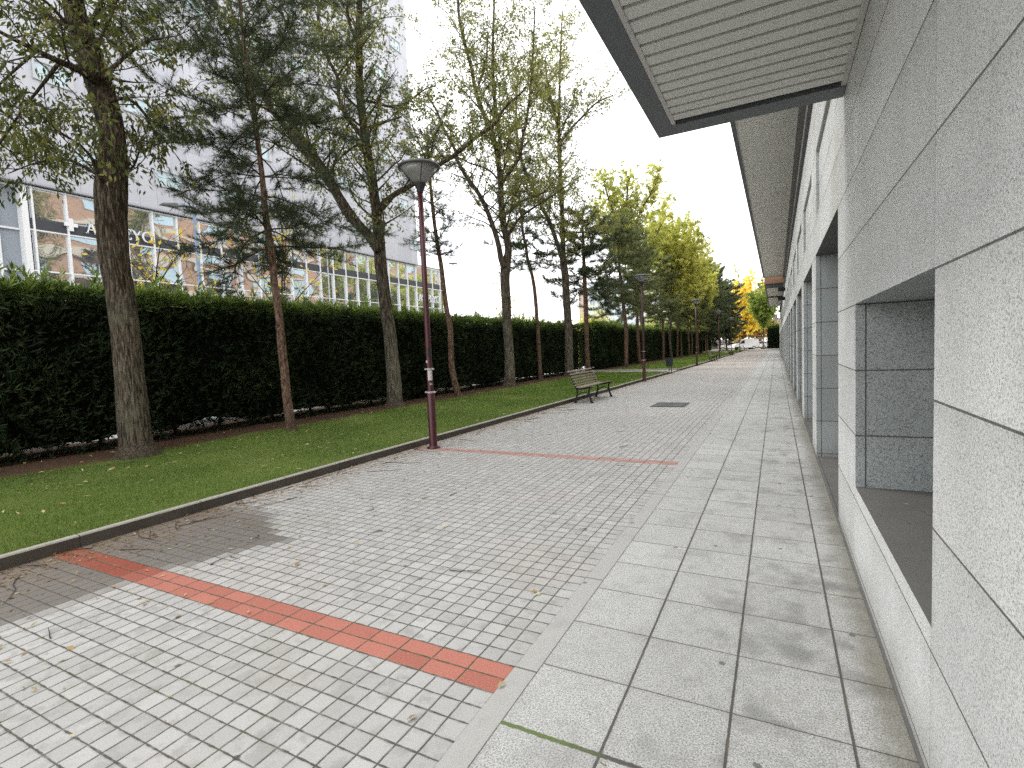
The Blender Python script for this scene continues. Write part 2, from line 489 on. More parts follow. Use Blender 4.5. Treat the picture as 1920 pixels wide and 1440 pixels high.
def m_facade():
    """pale standing-seam metal cladding"""
    m, nb, out = new_mat('metal_cladding')
    p, x, y, z = nb.pos()
    row = (z - 9.45) / 3.45
    off = row.floor() * .31
    a = ((y + off) / .82)
    d = ((a + .5).fract() - .5).abs() * .82
    j = 1 - nb.step(d, .012, .035)
    dz = ((row + .5).fract() - .5).abs() * 3.45
    jz = 1 - nb.step(dz, .03, .09)
    dz2 = (((row + .98) + .5).fract() - .5).abs() * 3.45
    band = nb.white(nb.vec(a.floor(), row.floor(), 3.0))
    col = nb.mix(band, (.44, .45, .50), (.50, .51, .555))
    col = nb.mix(j.max(jz) * .55, col, (.33, .34, .37))
    principled(nb, out, col, .45, None, .1, .4)
    return m
MAT['facade'] = m_facade()
def m_mirror_glass():
    m, nb, out = new_mat('mirror_curtain_glass')
    p, x, y, z = nb.pos()
    cell = nb.white(nb.vec(((y - 10.58) / 1.195).floor(), ((z - 4.0) / 1.75).floor(), 1.0))
    h = nb.noise(nb.vec(cell * 40, y * .5, z * .7), 1, 1)
    g = nb.new('ShaderNodeBsdfGlossy')
    g.inputs['Color'].default_value = (.78, .82, .86, 1)
    g.inputs['Roughness'].default_value = .015
    nb.set(g.inputs['Normal'], nb.bump(h, .10, .25))
    d = nb.new('ShaderNodeBsdfDiffuse')
    d.inputs['Color'].default_value = (.22, .26, .31, 1)
    mx = nb.new('ShaderNodeMixShader'); mx.inputs[0].default_value = .80
    nb.nt.links.new(d.outputs[0], mx.inputs[1]); nb.nt.links.new(g.outputs[0], mx.inputs[2])
    nb.nt.links.new(mx.outputs[0], out.inputs[0])
    return m
MAT['mirror'] = m_mirror_glass()
MAT['spandrel'] = simple('slate_spandrel', (.06, .065, .075), .4, 0, .1)
def m_brick():
    m, nb, out = new_mat('orange_brick')
    p, x, y, z = nb.pos()
    b = nb.new('ShaderNodeTexBrick')
    nb.set(b.inputs['Vector'], nb.vec(y, z, x))
    b.inputs['Color1'].default_value = (.48, .27, .17, 1)
    b.inputs['Color2'].default_value = (.42, .22, .14, 1)
    b.inputs['Mortar'].default_value = (.45, .36, .28, 1)
    b.inputs['Scale'].default_value = 4
    col = nb.mix(nb.noise(p, .7, 3) * .5, S(nb, b.outputs[0]), (.56, .38, .27))
    principled(nb, out, col, .85, None, 0, .2)
    return m
MAT['brick'] = m_brick()
MAT['band'] = simple('cream_band', (.62, .54, .42), .7, 0, .08, 1)
MAT['glass_dark'] = simple('shop_glass', (.03, .033, .036), .12, 0, .2, 2, .6)
MAT['window_glass'] = simple('window_glass', (.50, .63, .68), .12, 0, .25, .8, .6)
MAT['window_frame'] = simple('window_frame', (.52, .53, .55), .5)
SK={'A':[[(-8.52,4.15,0.1,0.272),(-8.54,4.16,0.2,0.243),(-8.56,4.16,0.4,0.21),(-8.58,4.17,0.97,0.194),(-8.6,4.18,1.45,0.182),(-8.62,4.18,2.16,0.18),(-8.66,4.18,2.64,0.179),(-8.7,4.17,2.96,0.186),(-8.72,4.18,3.61,0.188),(-8.71,4.21,4.1,0.205),(-8.65,4.25,4.58,0.17),(-8.66,4.26,4.9,0.162),(-8.72,4.25,5.23,0.165),(-8.79,4.23,5.55,0.168),(-8.88,4.2,5.88,0.173),(-8.98,4.17,6.2,0.15),(-9.08,4.13,6.62,0.136),(-9.14,4.12,7.31,0.114),(-9.14,4.14,8.06,0.087),(-9.16,4.14,8.8,0.059),(-9.16,4.16,9.32,0.033)],
 [(-8.64,4.09,5.58,0.071),(-8.54,3.87,5.59,0.051),(-8.5,3.62,5.58,0.04),(-8.51,3.35,5.62,0.03),(-8.54,3.06,5.68,0.021),(-8.55,2.78,5.79,0.013)],
 [(-8.63,4.09,4.12,0.03),(-8.48,3.95,4.2,0.023),(-8.33,3.8,4.38,0.017),(-8.26,3.61,4.48,0.013),(-8.25,3.39,4.57,0.01)],
 [(-8.73,4.04,6.1,0.041),(-8.78,4.24,6.59,0.033),(-8.78,4.47,7.24,0.028),(-8.78,4.69,8.0,0.023),(-8.81,4.9,8.93,0.013)],
 [(-8.54,4.14,4.12,0.024),(-8.5,4.27,4.26,0.019),(-8.46,4.41,4.44,0.016),(-8.47,4.52,4.71,0.013)],
 [(-9.06,3.87,5.85,0.026),(-9.14,3.64,5.41,0.019),(-9.22,3.41,4.98,0.013),(-9.27,3.2,4.53,0.008)],
 [(-9.33,3.73,6.02,0.022),(-9.57,3.49,5.65,0.016),(-9.81,3.26,5.25,0.013),(-9.98,3.06,4.71,0.008)],
 [(-8.71,4.06,4.25,0.021),(-9.22,3.94,4.53,0.018),(-9.8,3.79,4.57,0.012),(-10.38,3.64,4.48,0.007)],
 [(-8.48,4.17,5.28,0.03),(-8.38,4.37,5.37,0.025),(-8.32,4.56,5.2,0.019),(-8.29,4.72,4.82,0.01)],
 [(-8.56,4.13,5.58,0.03),(-8.48,4.4,5.97,0.025),(-8.39,4.67,6.31,0.02),(-8.31,4.94,6.49,0.01)],
 [(-8.77,4.02,6.25,0.035),(-9.35,3.91,6.59,0.026),(-9.95,3.79,6.99,0.02),(-10.65,3.61,7.24,0.011)],
 [(-8.83,3.99,6.69,0.063),(-8.78,3.72,6.93,0.048),(-8.73,3.44,7.21,0.035),(-8.58,3.22,7.57,0.019)]],
'B':[[(-8.21,6.66,0.12,0.103),(-8.23,6.66,0.2,0.093),(-8.26,6.64,0.69,0.079),(-8.28,6.63,1.42,0.078),(-8.3,6.62,2.03,0.073),(-8.31,6.61,2.63,0.068),(-8.34,6.6,2.85,0.063),(-8.35,6.59,3.51,0.068),(-8.4,6.56,4.15,0.058),(-8.41,6.56,4.73,0.049),(-8.43,6.55,5.17,0.044),(-8.45,6.54,5.55,0.044),(-8.46,6.53,5.98,0.042),(-8.5,6.51,6.46,0.039),(-8.54,6.49,6.88,0.035),(-8.56,6.48,7.44,0.03),(-8.57,6.48,8.0,0.026),(-8.56,6.48,8.64,0.017),(-8.55,6.49,9.19,0.008)]],
'C':[[(-8.95,10.54,0.09,0.247),(-8.97,10.54,0.19,0.213),(-8.98,10.55,0.62,0.192),(-8.99,10.55,1.29,0.178),(-9.03,10.55,2.13,0.163),(-9.08,10.53,2.65,0.163),(-9.12,10.52,3.25,0.156),(-9.16,10.51,3.81,0.155),(-9.18,10.52,4.39,0.148),(-9.2,10.52,5.04,0.127),(-9.24,10.51,5.59,0.127),(-9.28,10.5,6.1,0.12),(-9.35,10.48,6.66,0.113),(-9.4,10.46,7.23,0.106),(-9.45,10.44,7.9,0.099),(-9.47,10.45,8.35,0.099),(-9.43,10.48,9.46,0.085),(-9.37,10.52,10.55,0.072),(-9.3,10.57,11.72,0.052),(-9.28,10.59,12.88,0.026)],
 [(-9.12,10.45,4.2,0.147),(-9.26,10.28,4.53,0.126),(-9.46,10.07,4.86,0.124),(-9.64,9.87,5.24,0.128),(-9.85,9.66,5.79,0.113),(-10.07,9.44,6.23,0.099),(-10.44,9.15,6.88,0.084),(-10.79,8.87,7.48,0.07),(-10.98,8.66,7.99,0.063),(-11.09,8.51,8.41,0.051),(-11.22,8.34,9.1,0.039),(-11.24,8.22,9.89,0.027)],
 [(-9.97,10.01,5.67,0.078),(-10.37,9.97,6.36,0.071),(-10.95,9.84,7.26,0.058),(-11.37,9.79,7.89,0.052),(-11.71,9.78,8.62,0.039)],
 [(-9.1,10.46,5.15,0.08),(-8.91,10.46,5.38,0.073),(-8.54,10.55,5.59,0.066),(-8.12,10.67,5.76,0.059),(-7.5,10.89,6.14,0.053),(-6.99,11.05,6.41,0.046),(-6.45,11.23,6.78,0.039),(-6.06,11.34,6.99,0.036),(-5.76,11.39,7.35,0.026),(-5.28,11.54,7.7,0.019)],
 [(-9.31,10.35,7.01,0.066),(-9.35,10.25,7.12,0.059),(-9.59,10.04,7.56,0.051),(-9.67,9.91,7.96,0.044),(-9.63,9.85,8.43,0.044),(-9.76,9.7,8.86,0.037),(-9.84,9.57,9.5,0.037),(-9.78,9.52,10.12,0.03),(-9.75,9.45,10.81,0.018)],
 [(-9.85,10.07,8.59,0.032),(-9.69,10.23,8.93,0.026),(-9.62,10.34,9.16,0.02),(-9.66,10.4,9.79,0.02)],
 [(-9.31,10.35,8.0,0.039),(-9.09,10.61,7.97,0.033),(-8.8,10.9,7.92,0.034),(-8.51,11.19,8.1,0.021),(-8.14,11.52,8.48,0.017)],
 [(-9.26,10.38,7.3,0.039),(-9.09,10.81,7.55,0.034),(-8.84,11.27,7.81,0.021)],
 [(-9.3,10.36,9.27,0.045),(-9.68,10.44,10.09,0.039),(-9.88,10.62,11.31,0.026)],
 [(-9.2,10.41,6.03,0.04),(-9.48,10.41,6.9,0.033),(-9.93,10.33,6.83,0.027),(-10.36,10.26,6.55,0.02)]],
'D':[[(-8.57,13.01,0.1,0.121),(-8.61,12.99,0.25,0.105),(-8.73,12.92,1.11,0.088),(-8.72,12.93,2.17,0.084),(-8.79,12.89,2.81,0.075),(-8.84,12.87,3.44,0.071),(-8.88,12.85,4.1,0.067),(-8.95,12.81,4.75,0.059),(-9.0,12.78,5.41,0.055),(-9.04,12.76,6.21,0.047),(-9.06,12.75,6.8,0.039),(-9.07,12.75,7.34,0.031),(-9.07,12.75,7.95,0.015)]],
'E':[[(-9.12,17.39,0.09,0.256),(-9.12,17.42,0.25,0.215),(-9.12,17.44,1.48,0.184),(-9.15,17.45,2.56,0.173),(-9.16,17.47,3.45,0.173),(-9.18,17.48,4.16,0.183),(-9.13,17.53,4.79,0.183),(-9.04,17.59,5.35,0.132),(-9.16,17.55,6.2,0.122),(-9.23,17.54,7.02,0.116),(-9.24,17.56,7.86,0.106),(-9.29,17.55,8.7,0.101),(-9.41,17.51,9.49,0.086),(-9.56,17.46,10.0,0.08),(-9.77,17.37,10.54,0.075),(-9.98,17.29,11.28,0.07),(-10.1,17.25,12.11,0.06),(-10.28,17.17,13.02,0.055),(-10.45,17.11,14.04,0.05),(-10.47,17.12,15.03,0.04),(-10.53,17.12,16.37,0.025)],
 [(-9.11,17.4,4.67,0.121),(-9.19,17.27,4.9,0.111),(-9.23,17.15,5.5,0.1),(-9.34,17.0,6.12,0.089),(-9.54,16.81,6.9,0.084),(-9.77,16.6,7.45,0.078),(-10.05,16.36,7.97,0.068),(-10.24,16.17,8.47,0.058),(-10.25,16.07,8.8,0.057),(-10.53,15.83,9.54,0.047),(-10.71,15.65,10.18,0.038),(-10.97,15.42,10.73,0.028)],
 [(-9.17,17.37,8.52,0.07),(-9.16,17.52,9.15,0.07),(-9.26,17.62,10.1,0.065),(-9.42,17.69,11.19,0.061),(-9.47,17.82,12.68,0.051),(-9.44,17.98,14.2,0.041),(-9.41,18.15,15.64,0.03)],
 [(-9.06,17.42,7.79,0.07),(-8.71,17.49,8.23,0.065),(-8.39,17.55,8.63,0.064),(-8.22,17.52,9.23,0.059),(-8.01,17.52,9.96,0.053),(-7.77,17.53,11.27,0.043),(-7.63,17.49,12.43,0.033),(-7.5,17.45,13.64,0.019)],
 [(-8.97,17.47,5.86,0.05),(-8.47,17.51,6.4,0.045),(-7.94,17.56,6.69,0.039),(-7.31,17.66,6.98,0.029),(-6.71,17.75,7.29,0.019)],
 [(-9.03,17.44,6.65,0.04),(-8.59,18.0,7.16,0.036),(-7.96,18.67,7.54,0.031),(-7.67,19.16,8.14,0.021)],
 [(-9.15,17.38,7.83,0.04),(-9.62,17.32,8.34,0.035),(-10.32,17.15,8.68,0.03),(-10.94,17.02,9.07,0.02)],
 [(-9.81,17.04,11.12,0.039),(-9.57,17.39,12.2,0.04),(-9.53,17.63,13.46,0.03)]],
'F':[[(-9.49,21.15,0.1,0.121),(-9.51,21.14,0.27,0.102),(-9.53,21.13,1.43,0.096),(-9.55,21.12,2.7,0.09),(-9.58,21.1,3.75,0.084),(-9.65,21.06,4.65,0.077),(-9.82,20.98,5.48,0.071),(-9.88,20.95,6.07,0.065),(-9.98,20.89,6.8,0.059),(-10.03,20.87,7.66,0.047),(-10.08,20.84,8.71,0.041),(-10.11,20.83,9.63,0.029),(-10.11,20.83,10.2,0.018)]],
'G':[[(-9.34,24.32,0.07,0.295),(-9.35,24.35,0.26,0.242),(-9.34,24.39,1.58,0.214),(-9.34,24.43,2.79,0.194),(-9.39,24.44,3.97,0.18),(-9.41,24.46,5.06,0.187),(-9.49,24.46,5.87,0.18),(-9.49,24.49,6.48,0.12),(-9.48,24.53,7.86,0.113),(-9.5,24.56,8.97,0.106),(-9.52,24.58,10.05,0.1),(-9.55,24.6,11.16,0.093),(-9.54,24.64,12.46,0.079),(-9.49,24.71,13.84,0.066),(-9.43,24.77,15.31,0.053),(-9.34,24.85,16.85,0.039),(-9.24,24.94,18.13,0.026)],
 [(-9.43,24.28,5.78,0.119),(-9.62,24.07,6.69,0.105),(-9.9,23.81,7.77,0.098),(-10.14,23.57,8.41,0.091),(-10.35,23.35,9.08,0.091),(-10.63,23.09,9.8,0.084),(-10.83,22.87,10.58,0.077),(-10.93,22.71,11.6,0.064),(-10.89,22.62,12.84,0.051),(-10.75,22.58,14.2,0.038)],
 [(-9.41,24.29,10.77,0.065),(-9.52,24.45,12.39,0.066),(-9.76,24.56,13.31,0.06),(-10.04,24.64,14.47,0.053),(-10.2,24.78,16.05,0.04)],
 [(-9.38,24.3,11.54,0.059),(-8.8,24.44,12.22,0.052),(-8.27,24.54,12.66,0.045),(-7.63,24.7,13.19,0.038),(-6.83,24.95,13.48,0.025)],
 [(-9.33,24.33,7.22,0.046),(-8.75,24.8,7.25,0.04),(-7.96,25.37,7.24,0.026)]],
'H':[[(-9.15,26.73,0.09,0.158),(-9.17,26.71,0.3,0.137),(-9.17,26.71,1.84,0.122),(-9.16,26.72,2.99,0.122),(-9.17,26.72,4.71,0.114),(-9.18,26.71,5.91,0.1),(-9.18,26.71,6.84,0.078),(-9.18,26.71,7.69,0.057),(-9.18,26.71,8.53,0.028)]],
'I':[[(-8.43,31.94,0.08,0.148),(-8.42,31.94,0.28,0.131),(-8.39,31.96,1.46,0.123),(-8.37,31.97,2.49,0.122),(-8.46,31.93,3.72,0.114),(-8.52,31.89,4.59,0.114),(-8.59,31.86,5.58,0.098),(-8.65,31.83,6.76,0.081),(-8.65,31.83,7.91,0.057),(-8.65,31.83,8.88,0.032)]],
'J':[[(-10.2,44.71,0.06,0.246),(-10.2,44.76,0.38,0.213),(-10.26,44.78,1.86,0.201),(-10.28,44.82,3.24,0.201),(-10.42,44.8,4.53,0.19),(-10.43,44.85,6.46,0.179),(-10.77,44.72,8.21,0.156),(-11.03,44.64,9.55,0.134),(-11.14,44.63,10.56,0.123),(-11.28,44.61,12.2,0.112),(-11.28,44.66,14.23,0.089),(-11.16,44.77,16.03,0.067)],
 [(-10.41,44.6,6.89,0.111),(-9.98,45.13,8.72,0.111),(-9.39,45.73,10.32,0.089),(-8.79,46.34,11.94,0.067)],
 [(-10.66,44.47,8.03,0.089),(-11.37,43.77,9.14,0.077),(-11.74,43.23,10.22,0.055)],
 [(-10.59,44.51,7.58,0.1),(-11.61,43.53,9.59,0.088),(-12.65,42.54,11.33,0.066),(-13.27,41.77,13.01,0.044)],
 [(-10.88,44.36,9.17,0.089),(-11.92,44.05,11.96,0.078),(-12.72,43.85,14.29,0.067),(-13.14,43.86,16.16,0.045)],
 [(-11.01,44.29,10.3,0.089),(-10.17,44.43,12.66,0.077),(-9.19,44.63,14.3,0.065),(-8.59,44.64,15.72,0.043)]]}# ------------------------------------------------------------------ mesh helpers
class MB:
    def __init__(self): self.v, self.f, self.mi = [], [], []
    def face(self, idx, mi=0): self.f.append(tuple(idx)); self.mi.append(mi)
    def box(self, x0, x1, y0, y1, z0, z1, mi=0):
        b = len(self.v)
        self.v += [(x0,y0,z0),(x1,y0,z0),(x1,y1,z0),(x0,y1,z0),(x0,y0,z1),(x1,y0,z1),(x1,y1,z1),(x0,y1,z1)]
        for q in ((0,3,2,1),(4,5,6,7),(0,1,5,4),(1,2,6,5),(2,3,7,6),(3,0,4,7)): self.face([b+i for i in q], mi)
    def bar(self, p0, p1, w, h, upv=(0,0,1), mi=0):
        """a straight bar of rectangular section w x h from p0 to p1"""
        p0, p1 = Vector(p0), Vector(p1)
        d = (p1 - p0).normalized()
        u = Vector(upv)
        s = d.cross(u)
        if s.length < 1e-4: s = d.cross(Vector((1,0,0)))
        s.normalize(); t = s.cross(d).normalized()
        b = len(self.v)
        for p in (p0, p1):
            for a, c in ((-1,-1),(1,-1),(1,1),(-1,1)): self.v.append(tuple(p + s*(a*w/2) + t*(c*h/2)))
        for q in ((0,1,2,3),(7,6,5,4),(0,4,5,1),(1,5,6,2),(2,6,7,3),(3,7,4,0)): self.face([b+i for i in q], mi)
    def tube(self, pts, radii, seg=8, cap=True, mi=0, rfun=None):
        n = len(pts); b = len(self.v)
        pts = [Vector(p) for p in pts]
        d = (pts[1]-pts[0]).normalized()
        u = d.orthogonal().normalized()
        s = 0
        for i, p in enumerate(pts):
            if i > 0:
                s += (p - pts[i-1]).length
            nd = (pts[min(i+1,n-1)] - pts[max(i-1,0)])
            if nd.length > 1e-6: d = nd.normalized()
            u = (u - d*u.dot(d))
            if u.length < 1e-5: u = d.orthogonal()
            u.normalize(); w = d.cross(u)
            for k in range(seg):
                a = 2*PI*k/seg
                r = radii[i] if rfun is None else radii[i]*rfun(a, s, p)
                self.v.append(tuple(p + u*(math.cos(a)*r) + w*(math.sin(a)*r)))
        for i in range(n-1):
            for k in range(seg):
                k2 = (k+1) % seg
                self.face((b+i*seg+k, b+i*seg+k2, b+(i+1)*seg+k2, b+(i+1)*seg+k), mi)
        if cap:
            self.face([b+k for k in reversed(range(seg))], mi)
            self.face([b+(n-1)*seg+k for k in range(seg)], mi)
    def lathe(self, prof, seg=20, o=(0,0,0), mi=0, close=True):
        b = len(self.v); n = len(prof)
        for r, z in prof:
            for k in range(seg):
                a = 2*PI*k/seg
                self.v.append((o[0]+r*math.cos(a), o[1]+r*math.sin(a), o[2]+z))
        for i in range(n-1):
            for k in range(seg):
                k2 = (k+1) % seg
                self.face((b+i*seg+k, b+i*seg+k2, b+(i+1)*seg+k2, b+(i+1)*seg+k), mi)
        if close:
            self.face([b+k for k in reversed(range(seg))], mi)
            self.face([b+(n-1)*seg+k for k in range(seg)], mi)
    def prism(self, poly, y0, y1, mi=0):
        """polygon given in (x, z), extruded along y"""
        b = len(self.v); n = len(poly)
        self.v += [(x, y0, z) for x, z in poly] + [(x, y1, z) for x, z in poly]
        self.face([b+i for i in range(n)], mi); self.face([b+n+i for i in reversed(range(n))], mi)
        for i in range(n):
            j = (i+1) % n
            self.face((b+j, b+i, b+n+i, b+n+j), mi)
    def mesh(self, name, mats, smooth=False):
        me = bpy.data.meshes.new(name)
        me.from_pydata(self.v, [], self.f)
        for m in mats: me.materials.append(m)
        if len(mats) > 1: me.polygons.foreach_set('material_index', self.mi)
        if smooth: me.polygons.foreach_set('use_smooth', [True]*len(self.f))
        me.update()
        return me
    def build(self, name, mats, parent=None, smooth=False, bevel=0):
        if not isinstance(mats, (list, tuple)): mats = [mats]
        o = bpy.data.objects.new(name, self.mesh(name, mats, smooth))
        C.objects.link(o)
        if parent: o.parent = parent
        if bevel:
            b = o.modifiers.new('bevel', 'BEVEL'); b.width = bevel; b.segments = 2; b.limit_method = 'ANGLE'
        return o
def tag(o, label=None, cat=None, group=None, kind=None):
    if label: o['label'] = label
    if cat: o['category'] = cat
    if group: o['group'] = group
    if kind: o['kind'] = kind
    return o
def empty(name, loc, label, cat, group=None, rz=0):
    o = bpy.data.objects.new(name, None); C.objects.link(o)
    o.location = loc; o.rotation_euler = (0, 0, rz)
    o.empty_display_size = .2
    return tag(o, label, cat, group)
def dup(root, loc, label, rz=0, scale=1, group=None):
    r = root.copy(); C.objects.link(r); r.location = loc; r.rotation_euler = (0, 0, rz); r.scale = (scale,)*3
    r['label'] = label
    if group: r['group'] = group
    for ch in list(root.children):
        c = ch.copy(); C.objects.link(c); c.parent = r
        for g in ch.children:
            d = g.copy(); C.objects.link(d); d.parent = c
    return r
def unit(a):
    return a / np.maximum(np.linalg.norm(a, axis=-1, keepdims=True), 1e-9)
def np_mesh(name, V, F, mat, tint=None, smooth=False):
    """V (n,3), F (m,k) arrays straight into a mesh, tint per face"""
    me = bpy.data.meshes.new(name)
    m, k = F.shape
    me.vertices.add(len(V)); me.vertices.foreach_set('co', np.asarray(V, np.float32).ravel())
    me.loops.add(m*k); me.loops.foreach_set('vertex_index', np.asarray(F, np.int32).ravel())
    me.polygons.add(m); me.polygons.foreach_set('loop_start', np.arange(0, m*k, k, dtype=np.int32))
    me.materials.append(mat)
    me.update(calc_edges=True)
    if tint is not None:
        a = me.attributes.new('tint', 'FLOAT', 'FACE')
        a.data.foreach_set('value', np.clip(tint, 0, 1).astype(np.float32))
    if smooth: me.polygons.foreach_set('use_smooth', [True]*m)
    return me
def leaf_quads(P, D, L, W, rng, fold=.0):
    """diamond leaves: base, side, tip, side"""
    n = len(P)
    D = unit(D)
    N = unit(np.cross(D, unit(rng.normal(size=(n,3)))))
    L = np.broadcast_to(np.asarray(L, float).reshape(-1,1), (n,1)); W = np.broadcast_to(np.asarray(W, float).reshape(-1,1), (n,1))
    up_ = np.cross(N, D)
    mid = P + D*L*.45 + up_*L*.06
    V = np.stack([P, mid - N*W*.5, P + D*L, mid + N*W*.5], 1).reshape(-1,3)
    F = np.arange(4*n).reshape(n,4)
    return V, F
def needle_tris(P, D, L, W, rng):
    n = len(P); D = unit(D)
    N = unit(np.cross(D, unit(rng.normal(size=(n,3)))))
    L = np.broadcast_to(np.asarray(L, float).reshape(-1,1), (n,1))
    V = np.stack([P - N*W*.5, P + N*W*.5, P + D*L], 1).reshape(-1,3)
    return V, np.arange(3*n).reshape(n,3)
def link_mesh(name, me, parent=None):
    o = bpy.data.objects.new(name, me); C.objects.link(o)
    if parent: o.parent = parent
    return o
def catmull(pts, step):
    """resample (x,y,z,r) control points smoothly"""
    P = [np.array(p, float) for p in pts]
    out = []
    for i in range(len(P)-1):
        p0 = P[i-1] if i else 2*P[0]-P[1]
        p1, p2 = P[i], P[i+1]
        p3 = P[i+2] if i+2 < len(P) else 2*P[-1]-P[-2]
        n = max(1, int(np.linalg.norm(p2[:3]-p1[:3])/step))
        for k in range(n):
            t = k/n
            q = .5*((2*p1)+(-p0+p2)*t+(2*p0-5*p1+4*p2-p3)*t*t+(-p0+3*p1-3*p2+p3)*t**3)
            q[3] = p1[3]*(1-t)+p2[3]*t
            out.append(q)
    out.append(P[-1])
    return np.array(out)

# ------------------------------------------------------------------ light
SUN_EL, SUN_AZ = R(50), R(-78)       # azimuth from +Y towards +X: the sun stands over the left building, a little ahead
w = bpy.data.worlds.new('World'); scene.world = w; w.use_nodes = True
nt = w.node_tree
for n in list(nt.nodes): nt.nodes.remove(n)
nb = NB(nt)
sky = nb.new('ShaderNodeTexSky', sky_type='NISHITA')
sky.sun_disc = False; sky.sun_elevation = SUN_EL; sky.sun_rotation = SUN_AZ
bg1 = nb.new('ShaderNodeBackground'); bg1.inputs['Strength'].default_value = .10
nt.links.new(sky.outputs[0], bg1.inputs[0])
tc = nb.new('ShaderNodeTexCoord')
gen = S(nb, tc.outputs['Generated'])
cl = nb.noise(nb.vmul(gen, (1, 1, 2.2)), 2.6, 6, .6)
bg2 = nb.new('ShaderNodeBackground')
nb.set(bg2.inputs['Color'], nb.ramp(cl, [(.3, (.90, .935, 1.0)), (.52, (1, 1, 1))]))
bg2.inputs['Strength'].default_value = 2.7
mx = nb.new('ShaderNodeMixShader')
nb.set(mx.inputs[0], nb.step(cl, .22, .42) * .12 + .84)
nt.links.new(bg1.outputs[0], mx.inputs[1]); nt.links.new(bg2.outputs[0], mx.inputs[2])
wo = nb.new('ShaderNodeOutputWorld'); nt.links.new(mx.outputs[0], wo.inputs[0])
sun_d = bpy.data.lights.new('sun', 'SUN'); sun_d.energy = 1.9; sun_d.angle = R(17); sun_d.color = (1, .97, .92)
sun = bpy.data.objects.new('sun', sun_d); C.objects.link(sun)
sv = Vector((math.sin(SUN_AZ)*math.cos(SUN_EL), math.cos(SUN_AZ)*math.cos(SUN_EL), math.sin(SUN_EL)))
sun.rotation_euler = (-sv).to_track_quat('-Z', 'Y').to_euler()
sun.location = sv*60

# ------------------------------------------------------------------ the setting
def sheet(name, pts, z, mat, kind='structure'):
    b = MB(); b.v = [(x, y, z) for x, y in pts]; b.face(range(len(pts)))
    o = b.build(name, mat); o['kind'] = kind
    return o
sheet('ground', [(-900, -900), (900, -900), (900, 900), (-900, 900)], -.03, MAT['ground'])
KX = lambda y: -5.08 + .0125*max(0, y-6)*(1 if y < 40 else 1) if y < 38 else -4.68      # face of the kerb
ys = [-8, 2, 6, 14, 22, 30, 38, 60, 100]
sheet('pavement', [(KX(y)-.02, y) for y in ys] + [(-1.083, 100), (-1.083, -8)], 0, MAT['pavers'])
sheet('gutter', [(-1.083, -8), (-.973, -8), (-.973, 100), (-1.083, 100)], .002, MAT['gutter'])
sheet('footpath', [(-.973, -8), (.44, -8), (.44, 100), (-.973, 100)], .006, MAT['slabs'])
# kerb with its top edge rounded, in two runs either side of the cross path
def kerb_run(y0, y1, name='kerb'):
    b = MB(); rows = []
    n = max(2, int((y1-y0)/1.0))
    for i in range(n+1):
        y = y0 + (y1-y0)*i/n
        x = KX(y) + random.uniform(-.004, .004); dz = random.uniform(-.003, .003)
        prof = [(x, -.02), (x-.004, .092+dz), (x-.012, .102+dz), (x-.064, .104+dz), (x-.074, .096+dz), (x-.075, .02)]
        rows.append(len(b.v)); b.v += [(px, y, pz) for px, pz in prof]
    for a, c in zip(rows, rows[1:]):
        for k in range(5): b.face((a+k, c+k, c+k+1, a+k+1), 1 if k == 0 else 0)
    b.face([rows[0]+k for k in range(6)]); b.face([rows[-1]+k for k in reversed(range(6))])
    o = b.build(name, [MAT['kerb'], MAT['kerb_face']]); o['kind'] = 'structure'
kerb_run(-8, 26.6); kerb_run(29.4, 100)
def kerb_cross(y, name='kerb'):
    b = MB(); b.box(-11, KX(y)-.11, y-.05, y+.05, -.02, .14); o = b.build(name, MAT['kerb'], bevel=.01); o['kind'] = 'structure'
kerb_cross(26.65); kerb_cross(29.35)
sheet('cross_path', [(-11.2, 26.7), (KX(28)-.02, 26.7), (KX(28)-.02, 29.3), (-11.2, 29.3)], .05, MAT['path'])
def lawn(y0, y1):
    b = MB(); xs = np.linspace(-11, -5.15, 16); n = int((y1-y0)/.8)
    for i in range(n+1):
        y = y0 + (y1-y0)*i/n
        for k, x in enumerate(xs):
            xx = x if k < 15 else KX(y)-.07
            t = (xx+5.15)/-5.85
            z = .082 + .07*t + .03*math.exp(-((xx+8.7)/.6)**2) + .018*mnoise.noise((xx*1.3, y*1.3, 0))
            b.v.append((xx, y, z))
    for i in range(n):
        for k in range(15):
            a = i*16+k; b.face((a, a+1, a+17, a+16))
    o = b.build('lawn', MAT['lawn'], smooth=True); o['kind'] = 'structure'
lawn(-6, 26.6); lawn(29.4, 84)
# slanting path that cuts the far lawn, the verge beyond the hedge and the road beyond
sheet('side_path', [(-9.2, 80), (-5.6, 72), (-5.6, 75.5), (-9.2, 85), (-12, 90), (-12, 86)], .19, MAT['path'])
sheet('verge', [(-28, -20), (-11, -20), (-11, 100), (-28, 100)], -.012, MAT['pale_ground'])
sheet('side_road', [(-22, -20), (-14, -20), (-14, 102), (-22, 102)], -.005, MAT['asphalt'])
sheet('cross_road', [(-80, 102), (40, 102), (40, 114), (-80, 114)], -.001, MAT['path'])
b = MB()
for i in range(26):
    a0, a1 = i*.12-1.2, (i+1)*.12-1.2
def far_lawn():
    sheet('far_lawn', [(-12, 84), (-4.9, 84), (-4.9, 101), (-12, 101)], .12, MAT['lawn_far'])
MAT['lawn_far'] = simple('bright_far_grass', (.20, .27, .05), .95, var=.25, scale=1.5, spec=.1)  # one even green, brighter than the near lawn
far_lawn()

